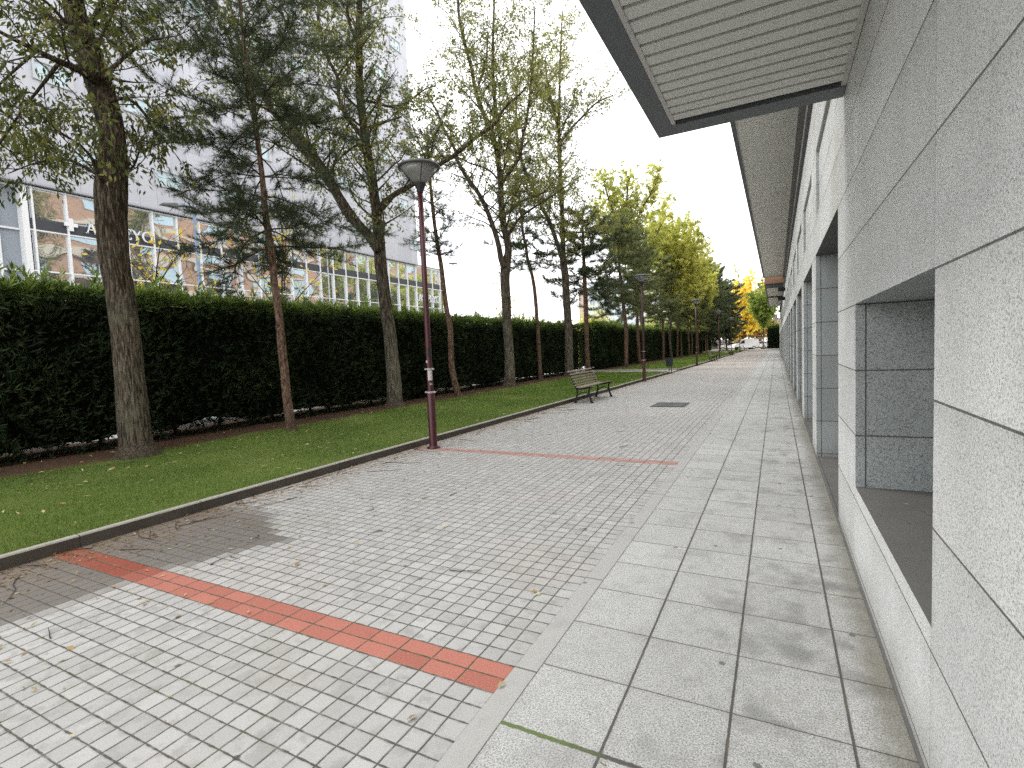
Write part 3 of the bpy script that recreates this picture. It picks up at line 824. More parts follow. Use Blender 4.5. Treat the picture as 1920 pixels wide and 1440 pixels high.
# cast iron cover in the paving
r = empty('manhole_cover', (-2.3, 12.72, .003), 'dark square iron cover set flush in the paving', 'manhole cover')
b = MB(); b.box(-.39, .39, -.47, .47, -.02, .004); b.build('frame', MAT['iron'], r)
b = MB()
for i in range(2):
    for k in range(8):
        b.box(-.36+i*.365, -.36+i*.365+.355, -.44+k*.111, -.44+k*.111+.095, 0, .011)
b.build('lid', MAT['cover'], r)

# ------------------------------------------------------------------ granite building on the right
WX, WB = .425, 1.6          # wall face, back of the recesses
bld = empty('granite_building', (WX, 40, 0), 'long grey granite clad building with deep doorways along the footpath', 'building')
off = Vector((-WX, -40, 0))
def place(o):
    o.location = off; return o
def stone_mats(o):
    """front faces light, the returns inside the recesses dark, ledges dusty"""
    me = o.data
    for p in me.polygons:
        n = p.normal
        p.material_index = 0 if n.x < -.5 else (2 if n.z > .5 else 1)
GM = [MAT['granite'], MAT['granite_shaded'], MAT['sill']]
END = 95.0
PIL = [7.2 + 3.12*k for k in range(28)]
b = MB()
b.box(WX, WB, -6, 4.70, 0, .53)
b.box(WX, WB, -6, 1.97, .53, 1.65); b.box(WX, WB, 3.72, 4.70, .53, 1.65)
b.box(WX, WB, -6, 4.70, 1.65, 2.44)
b.box(WX, WB, -6, END, 2.44, 2.87)
# upper band with blind recessed panels
py = [(4.95, 7.08)] + [(p+.74, p+2.98) for p in PIL[:-1]]
y0 = -6
for a, c in py:
    b.box(WX, WB, y0, a, 2.87, 3.62); b.box(WX+.03, WB, a, c, 2.87, 3.62); y0 = c
b.box(WX, WB, y0, END, 2.87, 3.62)
b.box(WX, WB, -6, END, 3.62, 4.36)
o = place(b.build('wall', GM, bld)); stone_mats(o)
pil0 = None
for i, p in enumerate(PIL):
    if p + .75 > END: break
    if pil0 is None:
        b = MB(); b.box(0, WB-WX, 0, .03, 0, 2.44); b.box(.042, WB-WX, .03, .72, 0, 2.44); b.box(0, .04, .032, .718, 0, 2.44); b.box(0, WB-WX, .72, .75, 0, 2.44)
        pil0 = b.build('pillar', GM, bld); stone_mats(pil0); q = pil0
    else:
        q = pil0.copy(); C.objects.link(q)
    q.location = (0, p-40, 0)
# dark recess backs (shop windows) and the strip of floor inside the openings
b = MB(); b.box(WB-.25, WB-.2, 4.70, END, .02, 2.44); b.box(WB-.2, WB, 1.97, 3.72, .53, 1.65)
place(b.build('shop_window', MAT['glass_dark'], bld))
b = MB(); b.box(WX+.0, WB, 4.7, END, -.02, .012); place(b.build('threshold', MAT['sill'], bld))
b = MB(); b.box(WX-.012, WX+.012, -6, END, .006, .02); place(b.build('wall_foot', MAT['sill'], bld))
# parapet cap, clerestory strip
b = MB(); b.box(WX-.05, WB, -6, END, 4.36, 4.50); place(b.build('parapet_cap', MAT['cap'], bld))
b = MB(); b.box(WX-.035, WX+.05, -6, END, 4.503, 4.55); place(b.build('parapet_trim', MAT['cap_light'], bld))
cl0 = None
for i in range(29):
    ya = 4.6 + i*3.12
    if ya > END-3: break
    if cl0 is None:
        b = MB(); b.box(.25, .28, 0, 2.9, 0, 1.45)
        cl0 = b.build('clerestory_window', MAT['glass_dark'], bld)
        f = MB(); f.box(.2, .25, -.02, .06, 0, 1.45); f.box(.2, .25, 1.4, 1.46, 0, 1.45); f.box(.2, .25, 2.84, 2.92, 0, 1.45)
        fr = f.build('frame', MAT['window_frame'], cl0); q = cl0
    else:
        q = cl0.copy(); C.objects.link(q); g = fr.copy(); C.objects.link(g); g.parent = q
    q.location = (0, ya-40, 4.55)
b = MB()
for i in range(29): b.box(WX+.12, WB, 4.6+i*3.12+2.92, 4.6+i*3.12+3.10, 4.55, 6.0)
b.box(WX+.3, WB, -6, 4.57, 4.55, 6.3)
place(b.build('brick_pier', MAT['brick'], bld))
def canopy(x0, x1, y0, y1, z, th, slat, gap, mat, name='canopy', inner=.13, endf=.18, gapmat='dark'):
    r_ = bpy.data.objects.new(name, None); C.objects.link(r_); r_.parent = bld; r_.location = (-WX, -40, 0)
    b = MB()
    b.box(x0, x0+inner, y0, y1, z, z+th)                                # outer fascia
    b.box(x0+inner, x1, y1-endf, y1, z, z+th)                           # end fascias
    b.box(x0+inner, x1, y0, y0+.12, z, z+th)
    b.box(x0+inner, x1, y0+.12, y1-endf, z+.09, z+th-.01)               # deck above the slats
    o1 = b.build('fascia', MAT['fascia'], r_)
    b = MB(); n = int((y1-endf-y0-.12)/(slat+gap))
    for i in range(n):
        a = y1-endf-.03-(i+1)*(slat+gap)
        b.box(x0+inner+.03, x1-.03, a, a+slat, z+.012, z+.055)
    b.build('slatted_soffit', mat, r_)
    b = MB(); b.box(x0+inner+.001, x0+inner+.03, y0+.12, y1-endf-.001, z+.004, z+.045); b.box(x1-.03, x1-.001, y0+.12, y1-endf-.001, z+.004, z+.045)
    b.build('edge_trim', MAT['cap_light'], r_)
    b = MB(); b.box(x0+inner+.031, x1-.031, y0+.121, y1-endf-.002, z+.06, z+.089); b.build('shadow_gap', MAT[gapmat], r_)  # sheet behind the slats, dark to put shade into the gaps
    return r_
canopy(-.82, WX-.003, -4, 4.31, 3.10, .34, .093, .029, MAT['soffit'])
canopy(-.82, WX+.10, 4.4, 41.6, 6.00, .30, .104, .016, MAT['soffit_far'], inner=.09, gapmat='fascia')
# the next block along: brick face, then its own lower canopies
b = MB(); b.box(-.76, WX+.3, 42.3, 64, 5.60, 7.4); place(b.build('brick_bay', MAT['brick'], bld))
canopy(-.72, WX+.10, 42.35, 50.5, 5.28, .30, .100, .020, MAT['soffit_far'], inner=.09)
canopy(-.72, WX+.10, 50.7, 63.5, 5.20, .30, .100, .020, MAT['soffit_far'], inner=.09)
# brick storeys that stand back above (seen mirrored in the glass across the street)
b = MB(); b.box(1.75, 14, -6, END, 6.2, 20.5); place(b.build('brick_storeys', MAT['brick'], bld))
b = MB()
for z in (6.6, 9.5, 12.4, 15.3, 18.2): b.box(1.55, 1.75, -6, END, z, z+.5)
b.box(1.3, 14, -6, END, 20.5, 20.9)
place(b.build('stone_band', MAT['band'], bld))
w0 = None
for fl in range(4):
    for i in range(16):
        if w0 is None:
            b = MB(); b.box(-.06, .02, -1.5, 1.5, 0, 1.5); b.box(-.09, -.06, -.06, .06, 0, 1.5); b.box(-.09, -.06, -1.56, -1.44, 0, 1.5); b.box(-.09, -.06, 1.44, 1.56, 0, 1.5)
            w0 = b.build('window', MAT['window_glass'], bld); q = w0
        else:
            q = w0.copy(); C.objects.link(q)
        q.location = (1.75-WX, -4+i*6+(fl % 2)*.8-40, 7.7+fl*2.9)
b = MB(); b.box(WX, 14, -6, END, 5.99, 6.19); place(b.build('flat_roof', MAT['roof'], bld))
# small things fixed to the wall
for k, z in enumerate((4.02, 3.62)):
    r = empty('wall_lamp', (WX, 29.6+k*.9, z), ['upper dark box lamp fixed high on the granite wall', 'lower dark box lamp fixed high on the granite wall'][k], 'wall lamp', 'box lamps on the granite wall')
    b = MB(); b.box(-.34, -.02, -.16, .16, -.09, .09); b.build('housing', MAT['dark'], r, bevel=.01)
    b = MB(); b.box(-.02, .0, -.06, .06, -.06, .06); b.build('bracket', MAT['iron'], r)
r = empty('pharmacy_sign', (WX, 57, 3.55), 'pale pink cross sign projecting from the far end of the granite wall', 'sign')
b = MB(); b.prism([(-.5,-.13),(-.37,-.13),(-.37,-.4),(-.11,-.4),(-.11,-.13),(.02,-.13),(.02,.13),(-.11,.13),(-.11,.4),(-.37,.4),(-.37,.13),(-.5,.13)], -.07, .07)
o = b.build('cross_panel', MAT['cross_pink'], r); o.location = (-.22, 0, 0)
b = MB(); b.box(-.22, 0, -.03, .03, -.03, .03); b.build('bracket', MAT['iron'], r)

# ------------------------------------------------------------------ lamps
def lamp_post():
    r = empty('street_lamp', (0, 0, 0), '', 'street lamp', 'street lamps along the kerb')
    b = MB(); b.lathe([(.105, 0), (.105, .012), (.066, .03), (.062, .05), (.062, .86), (.052, .875)], 20); b.build('lower_sleeve', MAT['maroon'], r, True)
    b = MB(); b.lathe([(.052, .87), (.047, .9), (.043, 2.2), (.040, 3.92)], 20); b.build('pole', MAT['maroon'], r, True)
    for z, rr in ((.875, .068), (1.235, .056)):
        b = MB(); b.lathe([(rr-.006, z-.014), (rr+.003, z-.012), (rr+.003, z+.012), (rr-.006, z+.014)], 20)
        b.box(rr-.004, rr+.028, -.012, .012, z-.012, z+.012); b.box(-rr-.028, -rr+.004, -.012, .012, z-.012, z+.012)
        b.build('band', MAT['ring'], r)
    b = MB(); b.lathe([(.042, 3.9), (.05, 3.93), (.055, 3.96), (.088, 4.03), (.092, 4.045)], 20); b.build('neck', MAT['lampneck'], r, True)
    b = MB(); b.lathe([(.086, 4.046), (.12, 4.09), (.2, 4.17), (.292, 4.265)], 28); b.build('shade', MAT['lampglass'], r, True)
    b = MB(); b.lathe([(.292, 4.262), (.318, 4.27), (.322, 4.285), (.30, 4.31), (.22, 4.34), (.1, 4.355), (.01, 4.36)], 28); b.build('cap', MAT['lampcap'], r, True)
    b = MB()
    for k in range(4):
        a = PI/4 + k*PI/2
        b.bar((.09*math.cos(a), .09*math.sin(a), 4.05), (.297*math.cos(a), .297*math.sin(a), 4.268), .008, .008)
    b.build('shade_rib', MAT['lampneck'], r)
    return r
L0 = lamp_post()
lamp_y = [6.46, 21.15, 35.5, 50.2, 64.8, 79.4]
ln = ['nearest maroon street lamp with torn white stickers on its pole', 'second maroon street lamp, between the slatted bench and the litter bin', 'third maroon street lamp, just before the middle bench', 'fourth street lamp along the kerb, behind the middle bench', 'fifth street lamp along the kerb, in front of the yellow tree', 'sixth and farthest street lamp along the kerb before the road']
lamps = []
for i, (y, t) in enumerate(zip(lamp_y, ln)):
    x = -4.78 if i == 0 else KX(y)+.05
    if i == 0: L0.location = (x, y, 0); L0['label'] = t; lamps.append(L0)
    else: lamps.append(dup(L0, (x, y, 0), t, rz=i*.7))
# stickers and peeling paper, wrapped round the near pole
def wrap(z0, z1, a0, a1, rr, name, mat, parent, lbl=None):
    b = MB(); n = 6
    for i in range(n+1):
        a = a0+(a1-a0)*i/n
        for z in (z0, z1): b.v.append((rr*math.cos(a), rr*math.sin(a), z + (.006*math.sin(i*2.1) if z == z1 else -.004*math.sin(i*1.7))))
    for i in range(n): b.face((2*i, 2*i+2, 2*i+3, 2*i+1))
    o = b.build(name, mat, parent)
    if lbl: o['label'] = lbl
a = math.atan2(-6.46, 4.78)
wrap(1.06, 1.22, a-.65, a+.85, .0495, 'sticker', MAT['paper'], L0, 'large white sticker')
wrap(1.33, 1.37, a-1.2, a-.55, .0485, 'sticker', MAT['paper'], L0, 'small white sticker')
wrap(.99, 1.02, a-.1, a+.7, .0495, 'sticker', MAT['ring'], L0, 'scrap of torn sticker')
wrap(1.42, 1.56, a-.3, a+.9, .0485, 'sticker', MAT['iron'], L0, 'dark sticker remains')

# ------------------------------------------------------------------ benches, bins
def bench():
    r = empty('park_bench', (0, 0, 0), '', 'bench', 'slatted benches along the kerb')
    back = [(-.02, .40), (-.07, .50), (-.125, .62), (-.175, .74), (-.215, .80), (-.27, .825), (-.33, .815)]
    seat = [(-.02, .40), (.06, .385), (.16, .385), (.28, .405), (.38, .425), (.43, .41)]
    for y in (.08, 1.87):
        b = MB()
        for pl, rad in ((back, [.026, .024, .022, .02, .02, .019, .02]), (seat, [.026, .024, .023, .023, .022, .02]),
                        ([(-.06, 0), (-.035, .10), (.0, .22), (.005, .32), (-.02, .40)], [.036, .028, .025, .025, .026]),
                        ([(.41, 0), (.375, .10), (.34, .22), (.335, .32), (.36, .41)], [.036, .028, .025, .024, .022]),
                        ([(.0, .19), (.10, .27), (.20, .29), (.30, .25), (.345, .18)], [.014, .013, .013, .013, .014])):
            q = catmull([(x, y, z, rr) for (x, z), rr in zip(pl, rad)], .03)
            b.tube(q[:, :3].tolist(), q[:, 3].tolist(), 8)
        for fx in (-.06, .41): b.box(fx-.045, fx+.045, y-.045, y+.045, 0, .014)
        b.build('side_frame', MAT['iron'], r, True)
    prof = catmull([(x, 0, z, 1) for x, z in back], .01)
    for k, t in enumerate((.13, .27, .41, .55, .69, .83)):
        i = int(t*(len(prof)-1)); p = prof[i]; d = prof[min(i+2, len(prof)-1)]-prof[max(i-2, 0)]
        n = Vector((d[2], 0, -d[0])).normalized()
        c = Vector((p[0], 0, p[2])) + n*.034
        b = MB(); b.bar(c, c+Vector((0, 1.95, 0)), .045, .026, upv=n); b.build('back_slat', MAT['slat'], r, bevel=.005)
    prof = catmull([(x, 0, z, 1) for x, z in seat], .01)
    for k, t in enumerate((.12, .30, .48, .66, .84)):
        i = int(t*(len(prof)-1)); p = prof[i]; d = prof[min(i+2, len(prof)-1)]-prof[max(i-2, 0)]
        n = Vector((-d[2], 0, d[0])).normalized()
        c = Vector((p[0], 0, p[2])) + n*.036
        b = MB(); b.bar(c, c+Vector((0, 1.95, 0)), .07, .028, upv=n); b.build('seat_slat', MAT['slat'], r, bevel=.005)
    return r
B0 = bench()
B0.location = (-4.76, 12.86, 0); B0['label'] = 'nearest weathered slatted bench on dark iron frames beside the lawn kerb'
dup(B0, (-4.72, 43.2, 0), 'middle slatted bench with dark iron side, between the third and fourth street lamps')
dup(B0, (-4.72, 62.0, 0), 'small dark bench seen between the fourth and fifth street lamps')
dup(B0, (-4.72, 92.0, 0), 'farthest tiny bench near the parked white cars')
def bin_():
    r = empty('litter_bin', (0, 0, 0), '', 'litter bin', 'litter bins at the lawn edge')
    for x in (-.055, .055):
        b = MB(); b.lathe([(.02, 0), (.02, .82)], 10, (x, 0, 0)); b.build('leg', MAT['iron'], r, True)
    b = MB(); b.lathe([(.15, .37), (.178, .39), (.185, .80), (.19, .815), (.178, .82), (.172, .44)], 24, (0, -.19, 0)); b.build('drum', MAT['binpaint'], r, True)
    b = MB(); b.lathe([(.192, .80), (.196, .81), (.192, .825)], 24, (0, -.19, 0), close=False); b.build('rim', MAT['iron'], r, True)
    return r
N0 = bin_(); N0.location = (-4.83, 26.9, 0); N0['label'] = 'dark grey drum litter bin on twin posts at the cross path corner'
dup(N0, (-4.72, 74.0, 0), 'small far litter bin in front of the yellow tree', .2)
# ------------------------------------------------------------------ trees
def bark_fun(seed, amp, ridges):
    def f(a, s, p):
        n = mnoise.noise((math.cos(a)*ridges, math.sin(a)*ridges, s*1.6+seed))
        n2 = mnoise.noise((math.cos(a)*ridges*2.6, math.sin(a)*ridges*2.6, s*4.5+seed*3))
        lump = mnoise.noise((math.cos(a)*1.1, math.sin(a)*1.1, s*1.3+seed*2))
        return 1 + amp*(n*.9+n2*.6) + .05*lump
    return f
def flare(q, base_z):
    """roots: widen the lowest 25 cm"""
    q = q.copy()
    h = np.clip((q[:, 2]-base_z)/.28, 0, 1)
    q[:, 3] *= 1 + .28*(1-h)**2
    return q
class Leaves:
    def __init__(self): self.P, self.D, self.T = [], [], []
    def add(self, p, d, t): self.P.append(p); self.D.append(d); self.T.append(t)
def grow_limbs(mb, rng, limbs, leaves, start, spacing, length, twig_sp, per_twig, droop=.25, spread=.7, up=.55, rad0=.35, min_r=0.0, tint=(.5, .22), height=(4, 16), twig_len=(.35, .8)):
    """side branches and twigs along every limb (arrays of x,y,z,r); leaves gather along the twigs"""
    for li, q in enumerate(limbs):
        seg = np.linalg.norm(np.diff(q[:, :3], axis=0), axis=1); s = np.concatenate([[0], np.cumsum(seg)])
        total = s[-1]
        at = start[li] if isinstance(start, (list, tuple)) else start
        az = rng.uniform(0, 2*PI)
        while at < total:
            i = min(np.searchsorted(s, at), len(q)-1)
            p = q[i, :3]; pr = q[i, 3]
            d = unit(q[min(i+1, len(q)-1), :3]-q[max(i-1, 0), :3])
            az += 2.4+rng.normal()*.4
            out_ = np.array([math.cos(az), math.sin(az), 0])
            bd = unit(d*.45 + out_*spread + np.array([0, 0, up*.5]) + rng.normal(size=3)*.12)
            rel = at/total
            L = length*(1-.55*rel)*rng.uniform(.55, 1.1)
            n = max(4, int(L/.22)); pts = [p]; dirs = [bd]
            for k in range(n):
                bd = unit(bd + np.array([0, 0, .09*up]) + rng.normal(size=3)*.14)
                pts.append(pts[-1]+bd*L/n); dirs.append(bd)
            r0 = min(max(pr*rad0, .010), .032)
            mb.tube(pts, [r0*(1-.82*k/n) for k in range(n+1)], 4, False)
            # twigs
            ta = L*.18
            while ta < L:
                k = min(int(ta/L*n), n-1)
                tp = pts[k]+(pts[k+1]-pts[k])*(ta/L*n-k)
                td = unit(dirs[k]*.6 + rng.normal(size=3)*.6 + np.array([0, 0, .1]))
                tl = rng.uniform(*twig_len)
                e1 = tp+td*tl*.5; td2 = unit(td+np.array([0, 0, -droop])+rng.normal(size=3)*.2); e2 = e1+td2*tl*.5
                mb.tube([tp, e1, e2], [.0055, .004, .002], 3, False)
                t0 = tint[0]+rng.normal()*tint[1]
                m_ = rng.poisson(per_twig)
                f = rng.uniform(.15, 1.05, m_)
                for ff in f:
                    c = tp+(e1-tp)*min(ff*2, 1) + (e2-e1)*max(ff*2-1, 0)
                    leaves.add(c+rng.normal(size=3)*.05, td2*.5+rng.normal(size=3)*.6+np.array([0, 0, -droop-.25]), t0+rng.normal()*.18)
                ta += twig_sp*rng.uniform(.6, 1.4)
            at += spacing*rng.uniform(.6, 1.4)
def crown_mesh(leaves, rng, L, W):
    P, D, T = np.array(leaves.P), np.array(leaves.D), np.array(leaves.T)
    n = len(P)
    l = rng.uniform(L*.65, L*1.25, n); w_ = l*W*rng.uniform(.8, 1.2, n)
    V, F = leaf_quads(P, D, l, w_, rng)
    return V, F, T
def broadleaf(name, label, skel, mat, rng, bark, start, spacing, length, per_twig, leaf=.10, wid=.34, group=None, detail=40, twig_sp=.22, **kw):
    bx, by, bz = skel[0][0][:3]
    r = empty(name, (bx, by, .12), label, 'tree', group)
    o_ = np.array([bx, by, .12, 0])
    limbs = []
    mb = MB()
    for k, L in enumerate(skel):
        if k == 0: L = [(L[0][0], L[0][1], L[0][2]-.3, L[0][3]*1.05)] + list(L)
        q = catmull(L, .04 if k == 0 and detail > 30 else .09) - o_
        if k == 0: q = flare(q, q[0, 2]+.3)
        limbs.append(q)
        seg = detail if k == 0 else max(8, detail//3)
        mb.tube(q[:, :3].tolist(), q[:, 3].tolist(), seg, True, rfun=bark_fun(bx+k*3.1, .075 if k == 0 else .06, 4.2 if k == 0 else 2.5))
    mb.build('trunk', bark, r, True)
    tw = MB(); lv = Leaves()
    grow_limbs(tw, rng, limbs, lv, start, spacing, length, twig_sp, per_twig, **kw)
    tw.build('branches', MAT['twig'], r, True)
    V, F, T = crown_mesh(lv, rng, leaf, wid)
    link_mesh('crown', np_mesh('crown', V, F, mat, T), r)
    return r
def pine(name, label, trunk, rng, mat, z0, whorl, length, group=None, needle=.13, nw=.007, dens=1.0, profile=None, lean=None, detail=18, top_extra=0):
    bx, by = trunk[0][:2]
    r = empty(name, (bx, by, .12), label, 'tree', group)
    trunk = [(trunk[0][0], trunk[0][1], trunk[0][2]-.3, trunk[0][3]*1.05)] + list(trunk)
    q = catmull(trunk, .06) - np.array([bx, by, .12, 0])
    q = flare(q, q[0, 2]+.3)
    mb = MB(); mb.tube(q[:, :3].tolist(), q[:, 3].tolist(), detail, True, rfun=bark_fun(by, .06, 3.2))
    mb.build('trunk', MAT['bark_pine'], r, True)
    br = MB(); P, D, T = [], [], []
    def tuft(p, d, n, t):
        for _ in range(n):
            P.append(p + rng.normal(size=3)*.012); D.append(d*.75 + rng.normal(size=3)*.55); T.append(t+rng.normal()*.14)
    ztop = q[-1, 2]; z = z0; az = rng.uniform(0, 6)
    while z < ztop:
        i = min(np.searchsorted(q[:, 2], z), len(q)-1); p = q[i, :3]; rel = (z-z0)/(ztop-z0)
        nb_ = rng.integers(3, 6)
        for k in range(nb_):
            az += 2*PI/nb_+rng.normal()*.25
            prof = profile(rel) if profile else (1-.72*rel)
            L = length*prof*rng.uniform(.6, 1.1)
            if L < .15: continue
            bd = unit(np.array([math.cos(az), math.sin(az), .12+.5*rel+rng.normal()*.30]))
            if lean is not None: bd = unit(bd + np.array(lean)*rng.uniform(0, 1))
            n = max(4, int(L/.16)); pts = [p]; dirs = [bd]
            for j in range(n):
                bd = unit(bd + np.array([0, 0, (-.09 if j < n*.5 else .10)]) + rng.normal(size=3)*.10)
                pts.append(pts[-1]+bd*L/n); dirs.append(bd)
            r0 = min(max(.010, q[i, 3]*.33), .026)
            br.tube(pts, [r0*(1-.8*j/n) for j in range(n+1)], 4, False)
            for j in range(max(1, int(n*.25)), n+1):
                for sd in (-1, 1, 0, -.6, .6):
                    if rng.random() > .92*dens: continue
                    side = np.cross(dirs[j], [0, 0, 1.])*sd
                    td = unit(dirs[j]*.6 + side*.8 + np.array([0, 0, .22]) + rng.normal(size=3)*.35)
                    tl = rng.uniform(.14, .42)*(1-.3*j/n)
                    e = pts[j]+td*tl
                    br.tube([pts[j], e], [.005, .003], 3, False)
                    t = .42+rng.normal()*.2 + .2*(pts[j][2]-p[2])
                    nt_ = max(2, int(tl/.06))
                    for m_ in range(nt_):
                        tuft(pts[j]+td*tl*(m_+1)/nt_, td, int(rng.integers(9, 14)), t)
        z += whorl*rng.uniform(.75, 1.25)
    br.build('branches', MAT['twig'], r, True)
    P, D, T = np.array(P), np.array(D), np.array(T)
    V, F = needle_tris(P, D, rng.uniform(needle*.7, needle*1.2, len(P)), nw, rng)
    link_mesh('crown', np_mesh('crown', V, F, mat, T), r)
    return r
rg = lambda s: np.random.default_rng(s)
GT = 'trees along the lawn between kerb and hedge'
# row of alternating broadleaf trees and pines along the lawn
broadleaf('broadleaf_tree', 'thick crooked tree trunk with deep furrowed bark, nearest to the camera on the lawn', SK['A'], MAT['leaf'], rg(1), MAT['bark'],
          [5.6, .3, .15, .3, .1, .1, .1, .1, .1, .1, .1, .4], .20, 1.7, 24, leaf=.10, wid=.36, detail=64, twig_sp=.17, group=GT, droop=.5, up=.25, tint=(.42, .24))
broadleaf('broadleaf_tree', 'tall forked tree with a big limb leaning to the left, behind the nearest street lamp', SK['C'], MAT['leaf_light'], rg(2), MAT['bark_grey'],
          [4.4, 1.6, .5, .9, .7, .3, .3, .3, .3, .3], .17, 2.3, 24, leaf=.09, wid=.42, spread=.9, detail=48, twig_sp=.2, group=GT, tint=(.42, .24))
broadleaf('broadleaf_tree', 'forked pale trunk tree rising left of the slatted bench, third broadleaf of the row', SK['E'], MAT['leaf_light'], rg(3), MAT['bark_grey'],
          [5.6, 1.2, .5, .8, .5, .4, .3, .3], .17, 3.0, 21, leaf=.095, wid=.42, spread=.95, detail=40, twig_sp=.2, group=GT, tint=(.55, .22))
broadleaf('broadleaf_tree', 'dark trunk tree standing behind the slatted bench, fourth broadleaf of the row', SK['G'], MAT['leaf_light'], rg(4), MAT['bark_grey'],
          [6.0, 1.5, .5, .5, .3], .17, 3.3, 21, leaf=.11, wid=.42, spread=.95, detail=32, twig_sp=.2, group=GT, tint=(.62, .22))
pine('pine_tree', 'dense dark pine with slender reddish trunk, between the two nearest broadleaf trees', SK['B'][0], rg(11), MAT['needle'], 3.45, .31, 2.2, GT, .13, .0075,
     profile=lambda t: .55+.6*math.sin(min(t*1.5+.45, PI*.8)), detail=28)
pine('pine_tree', 'thin leaning pine just right of the nearest street lamp', SK['D'][0], rg(12), MAT['needle'], 4.3, .36, 1.15, GT, .12, .007, dens=.62, detail=18,
     profile=lambda t: .55+.45*math.sin(min(t*2+.3, PI*.9)))
pine('pine_tree', 'thin crooked pine between the pale forked tree and the bench', SK['F'][0], rg(13), MAT['needle'], 5.3, .40, 2.1, GT, .14, .010, dens=.75, detail=14,
     profile=lambda t: .9-.6*t)
pine('pine_tree', 'straight dark pine with spreading low boughs, right behind the bench', SK['H'][0], rg(14), MAT['needle'], 4.5, .28, 2.9, GT, .15, .012, dens=.9, detail=14,
     profile=lambda t: 1.0-.6*t)
pine('pine_tree', 'dark spreading pine just left of the second street lamp', SK['I'][0], rg(15), MAT['needle_far'], 4.1, .27, 3.0, GT, .15, .013, dens=.92, detail=12,
     profile=lambda t: 1.0-.5*t)
YG = broadleaf('broadleaf_tree', 'dark forked trunk directly behind the second street lamp with yellow green crown', SK['J'], MAT['leaf_yg'], rg(5), MAT['bark_grey'],
          [4.4, .8, .5, .5, .4, .4], .19, 3.0, 30, leaf=.19, wid=.45, detail=20, group=GT, tint=(.45, .22), twig_sp=.24)
def synth_skel(x, y, h, rng, nl=6, r0=.15, fork=4.5, spread=.16):
    tr = [(x+rng.normal()*.05*k, y+rng.normal()*.05*k, .1+h*k/7, r0*(1-.88*(k/7)**.9)) for k in range(8)]
    sk = [tr]
    for i in range(nl):
        z = fork + (h*.5-fork)*i/nl
        k = z/h*7; a, f = int(k), k-int(k)
        p = np.array(tr[a])*(1-f)+np.array(tr[a+1])*f
        az = i*2.4+rng.normal()*.3; L = (h-z)*rng.uniform(.6, .85)
        d = np.array([math.cos(az)*spread*2.4, math.sin(az)*spread*2.4, 1.]); pts = []
        for m in range(6):
            t = m/5
            pts.append((p[0]+d[0]*L*t*(1-.35*t), p[1]+d[1]*L*t*(1-.35*t), p[2]+L*t*.95, p[3]*.55*(1-.85*t)))
        sk.append(pts)
    return sk
YG2 = broadleaf('broadleaf_tree', 'yellow green tree with pale trunk beyond the second street lamp', synth_skel(-9.2, 52.0, 15.5, rg(6), nl=8, spread=.2), MAT['leaf_yg'], rg(6), MAT['bark_grey'],
          [4.2]+[.7]*8, .26, 3.3, 28, leaf=.22, wid=.44, detail=16, group=GT, tint=(.55, .22), twig_sp=.3)
YG3 = broadleaf('broadleaf_tree', 'bright yellow green tree left of the third street lamp', synth_skel(-9.3, 58.5, 14.0, rg(7), nl=8, spread=.24), MAT['leaf_yg'], rg(7), MAT['bark_grey'],
          [3.4]+[.5]*8, .24, 3.4, 28, leaf=.23, wid=.44, detail=16, group=GT, tint=(.62, .2), twig_sp=.3)
P2 = pine('pine_tree', 'dark pine hidden behind the second street lamp, among yellow green trees', [(-9.0, 38, .1, .13), (-9.1, 38, 3, .11), (-9.0, 38.1, 6, .08), (-9.1, 38, 9.2, .02)], rg(16), MAT['needle_far'], 3.9, .32, 2.6, GT, .17, .016, dens=.9, detail=12, profile=lambda t: 1-.65*t)
dup(P2, (-9.3, 48.5, .12), 'short dark pine between the two first yellow green trees', 2.0)
dup(P2, (-9.2, 55.3, .12), 'slim pine trunk in front of the bright yellow green tree', 4.0, .95)
dup(YG2, (-9.2, 65.5, .12), 'yellow green tree behind the third street lamp', 2.2, .92)
dup(P2, (-9.0, 62.2, .12), 'dark pine left of the third street lamp', 1.0, 1.05)
dup(YG3, (-9.3, 72.0, .12), 'last low yellow green tree before the dark far pines', 3.9, .82)
dup(P2, (-8.9, 69.0, .12), 'dark pine just past the third street lamp', 5.1, 1.05)
# beyond the lawn
P3 = pine('pine_tree', 'rounded grey green pine at the end of the lawn before the yellow tree', [(-9.6, 84, .1, .16), (-9.6, 84, 3, .13), (-9.7, 84.1, 7, .09), (-9.6, 84, 11.5, .03)], rg(17), MAT['needle_pale'], 2.6, .34, 3.4, 'dark pines at the far end of the lawn', .24, .03, dens=.95, detail=12, profile=lambda t: .45+.75*math.sin(min(t*2.2+.5, 2.9)))
pf = [(-8.8, 78, 1.25, 'broad dark pine behind the fourth street lamp'), (-10.5, 86, 1.45, 'tall dark pine left of the slim poplar'), (-8.2, 90, 1.15, 'grey green pine at the end of the lawn'), (-12.5, 95, 1.5, 'far tall dark pine behind the end of the hedge'), (-7.8, 97, 1.2, 'low grey green pine right beside the yellow tree')]
for i, (x, y, s, t) in enumerate(pf):
    dup(P3, (x, y, .1), t, i*1.7, s*.82, 'dark pines at the far end of the lawn')
broadleaf('poplar_tree', 'slim pale green poplar rising above the far pines', synth_skel(-7.4, 118, 17.5, rg(8), nl=5, spread=.05), MAT['leaf_yg'], rg(8), MAT['bark_grey'],
          [2.5]+[.4]*5, .42, 1.0, 22, leaf=.30, wid=.5, detail=10, tint=(.35, .2), twig_sp=.3, spread=.4, up=1.2)
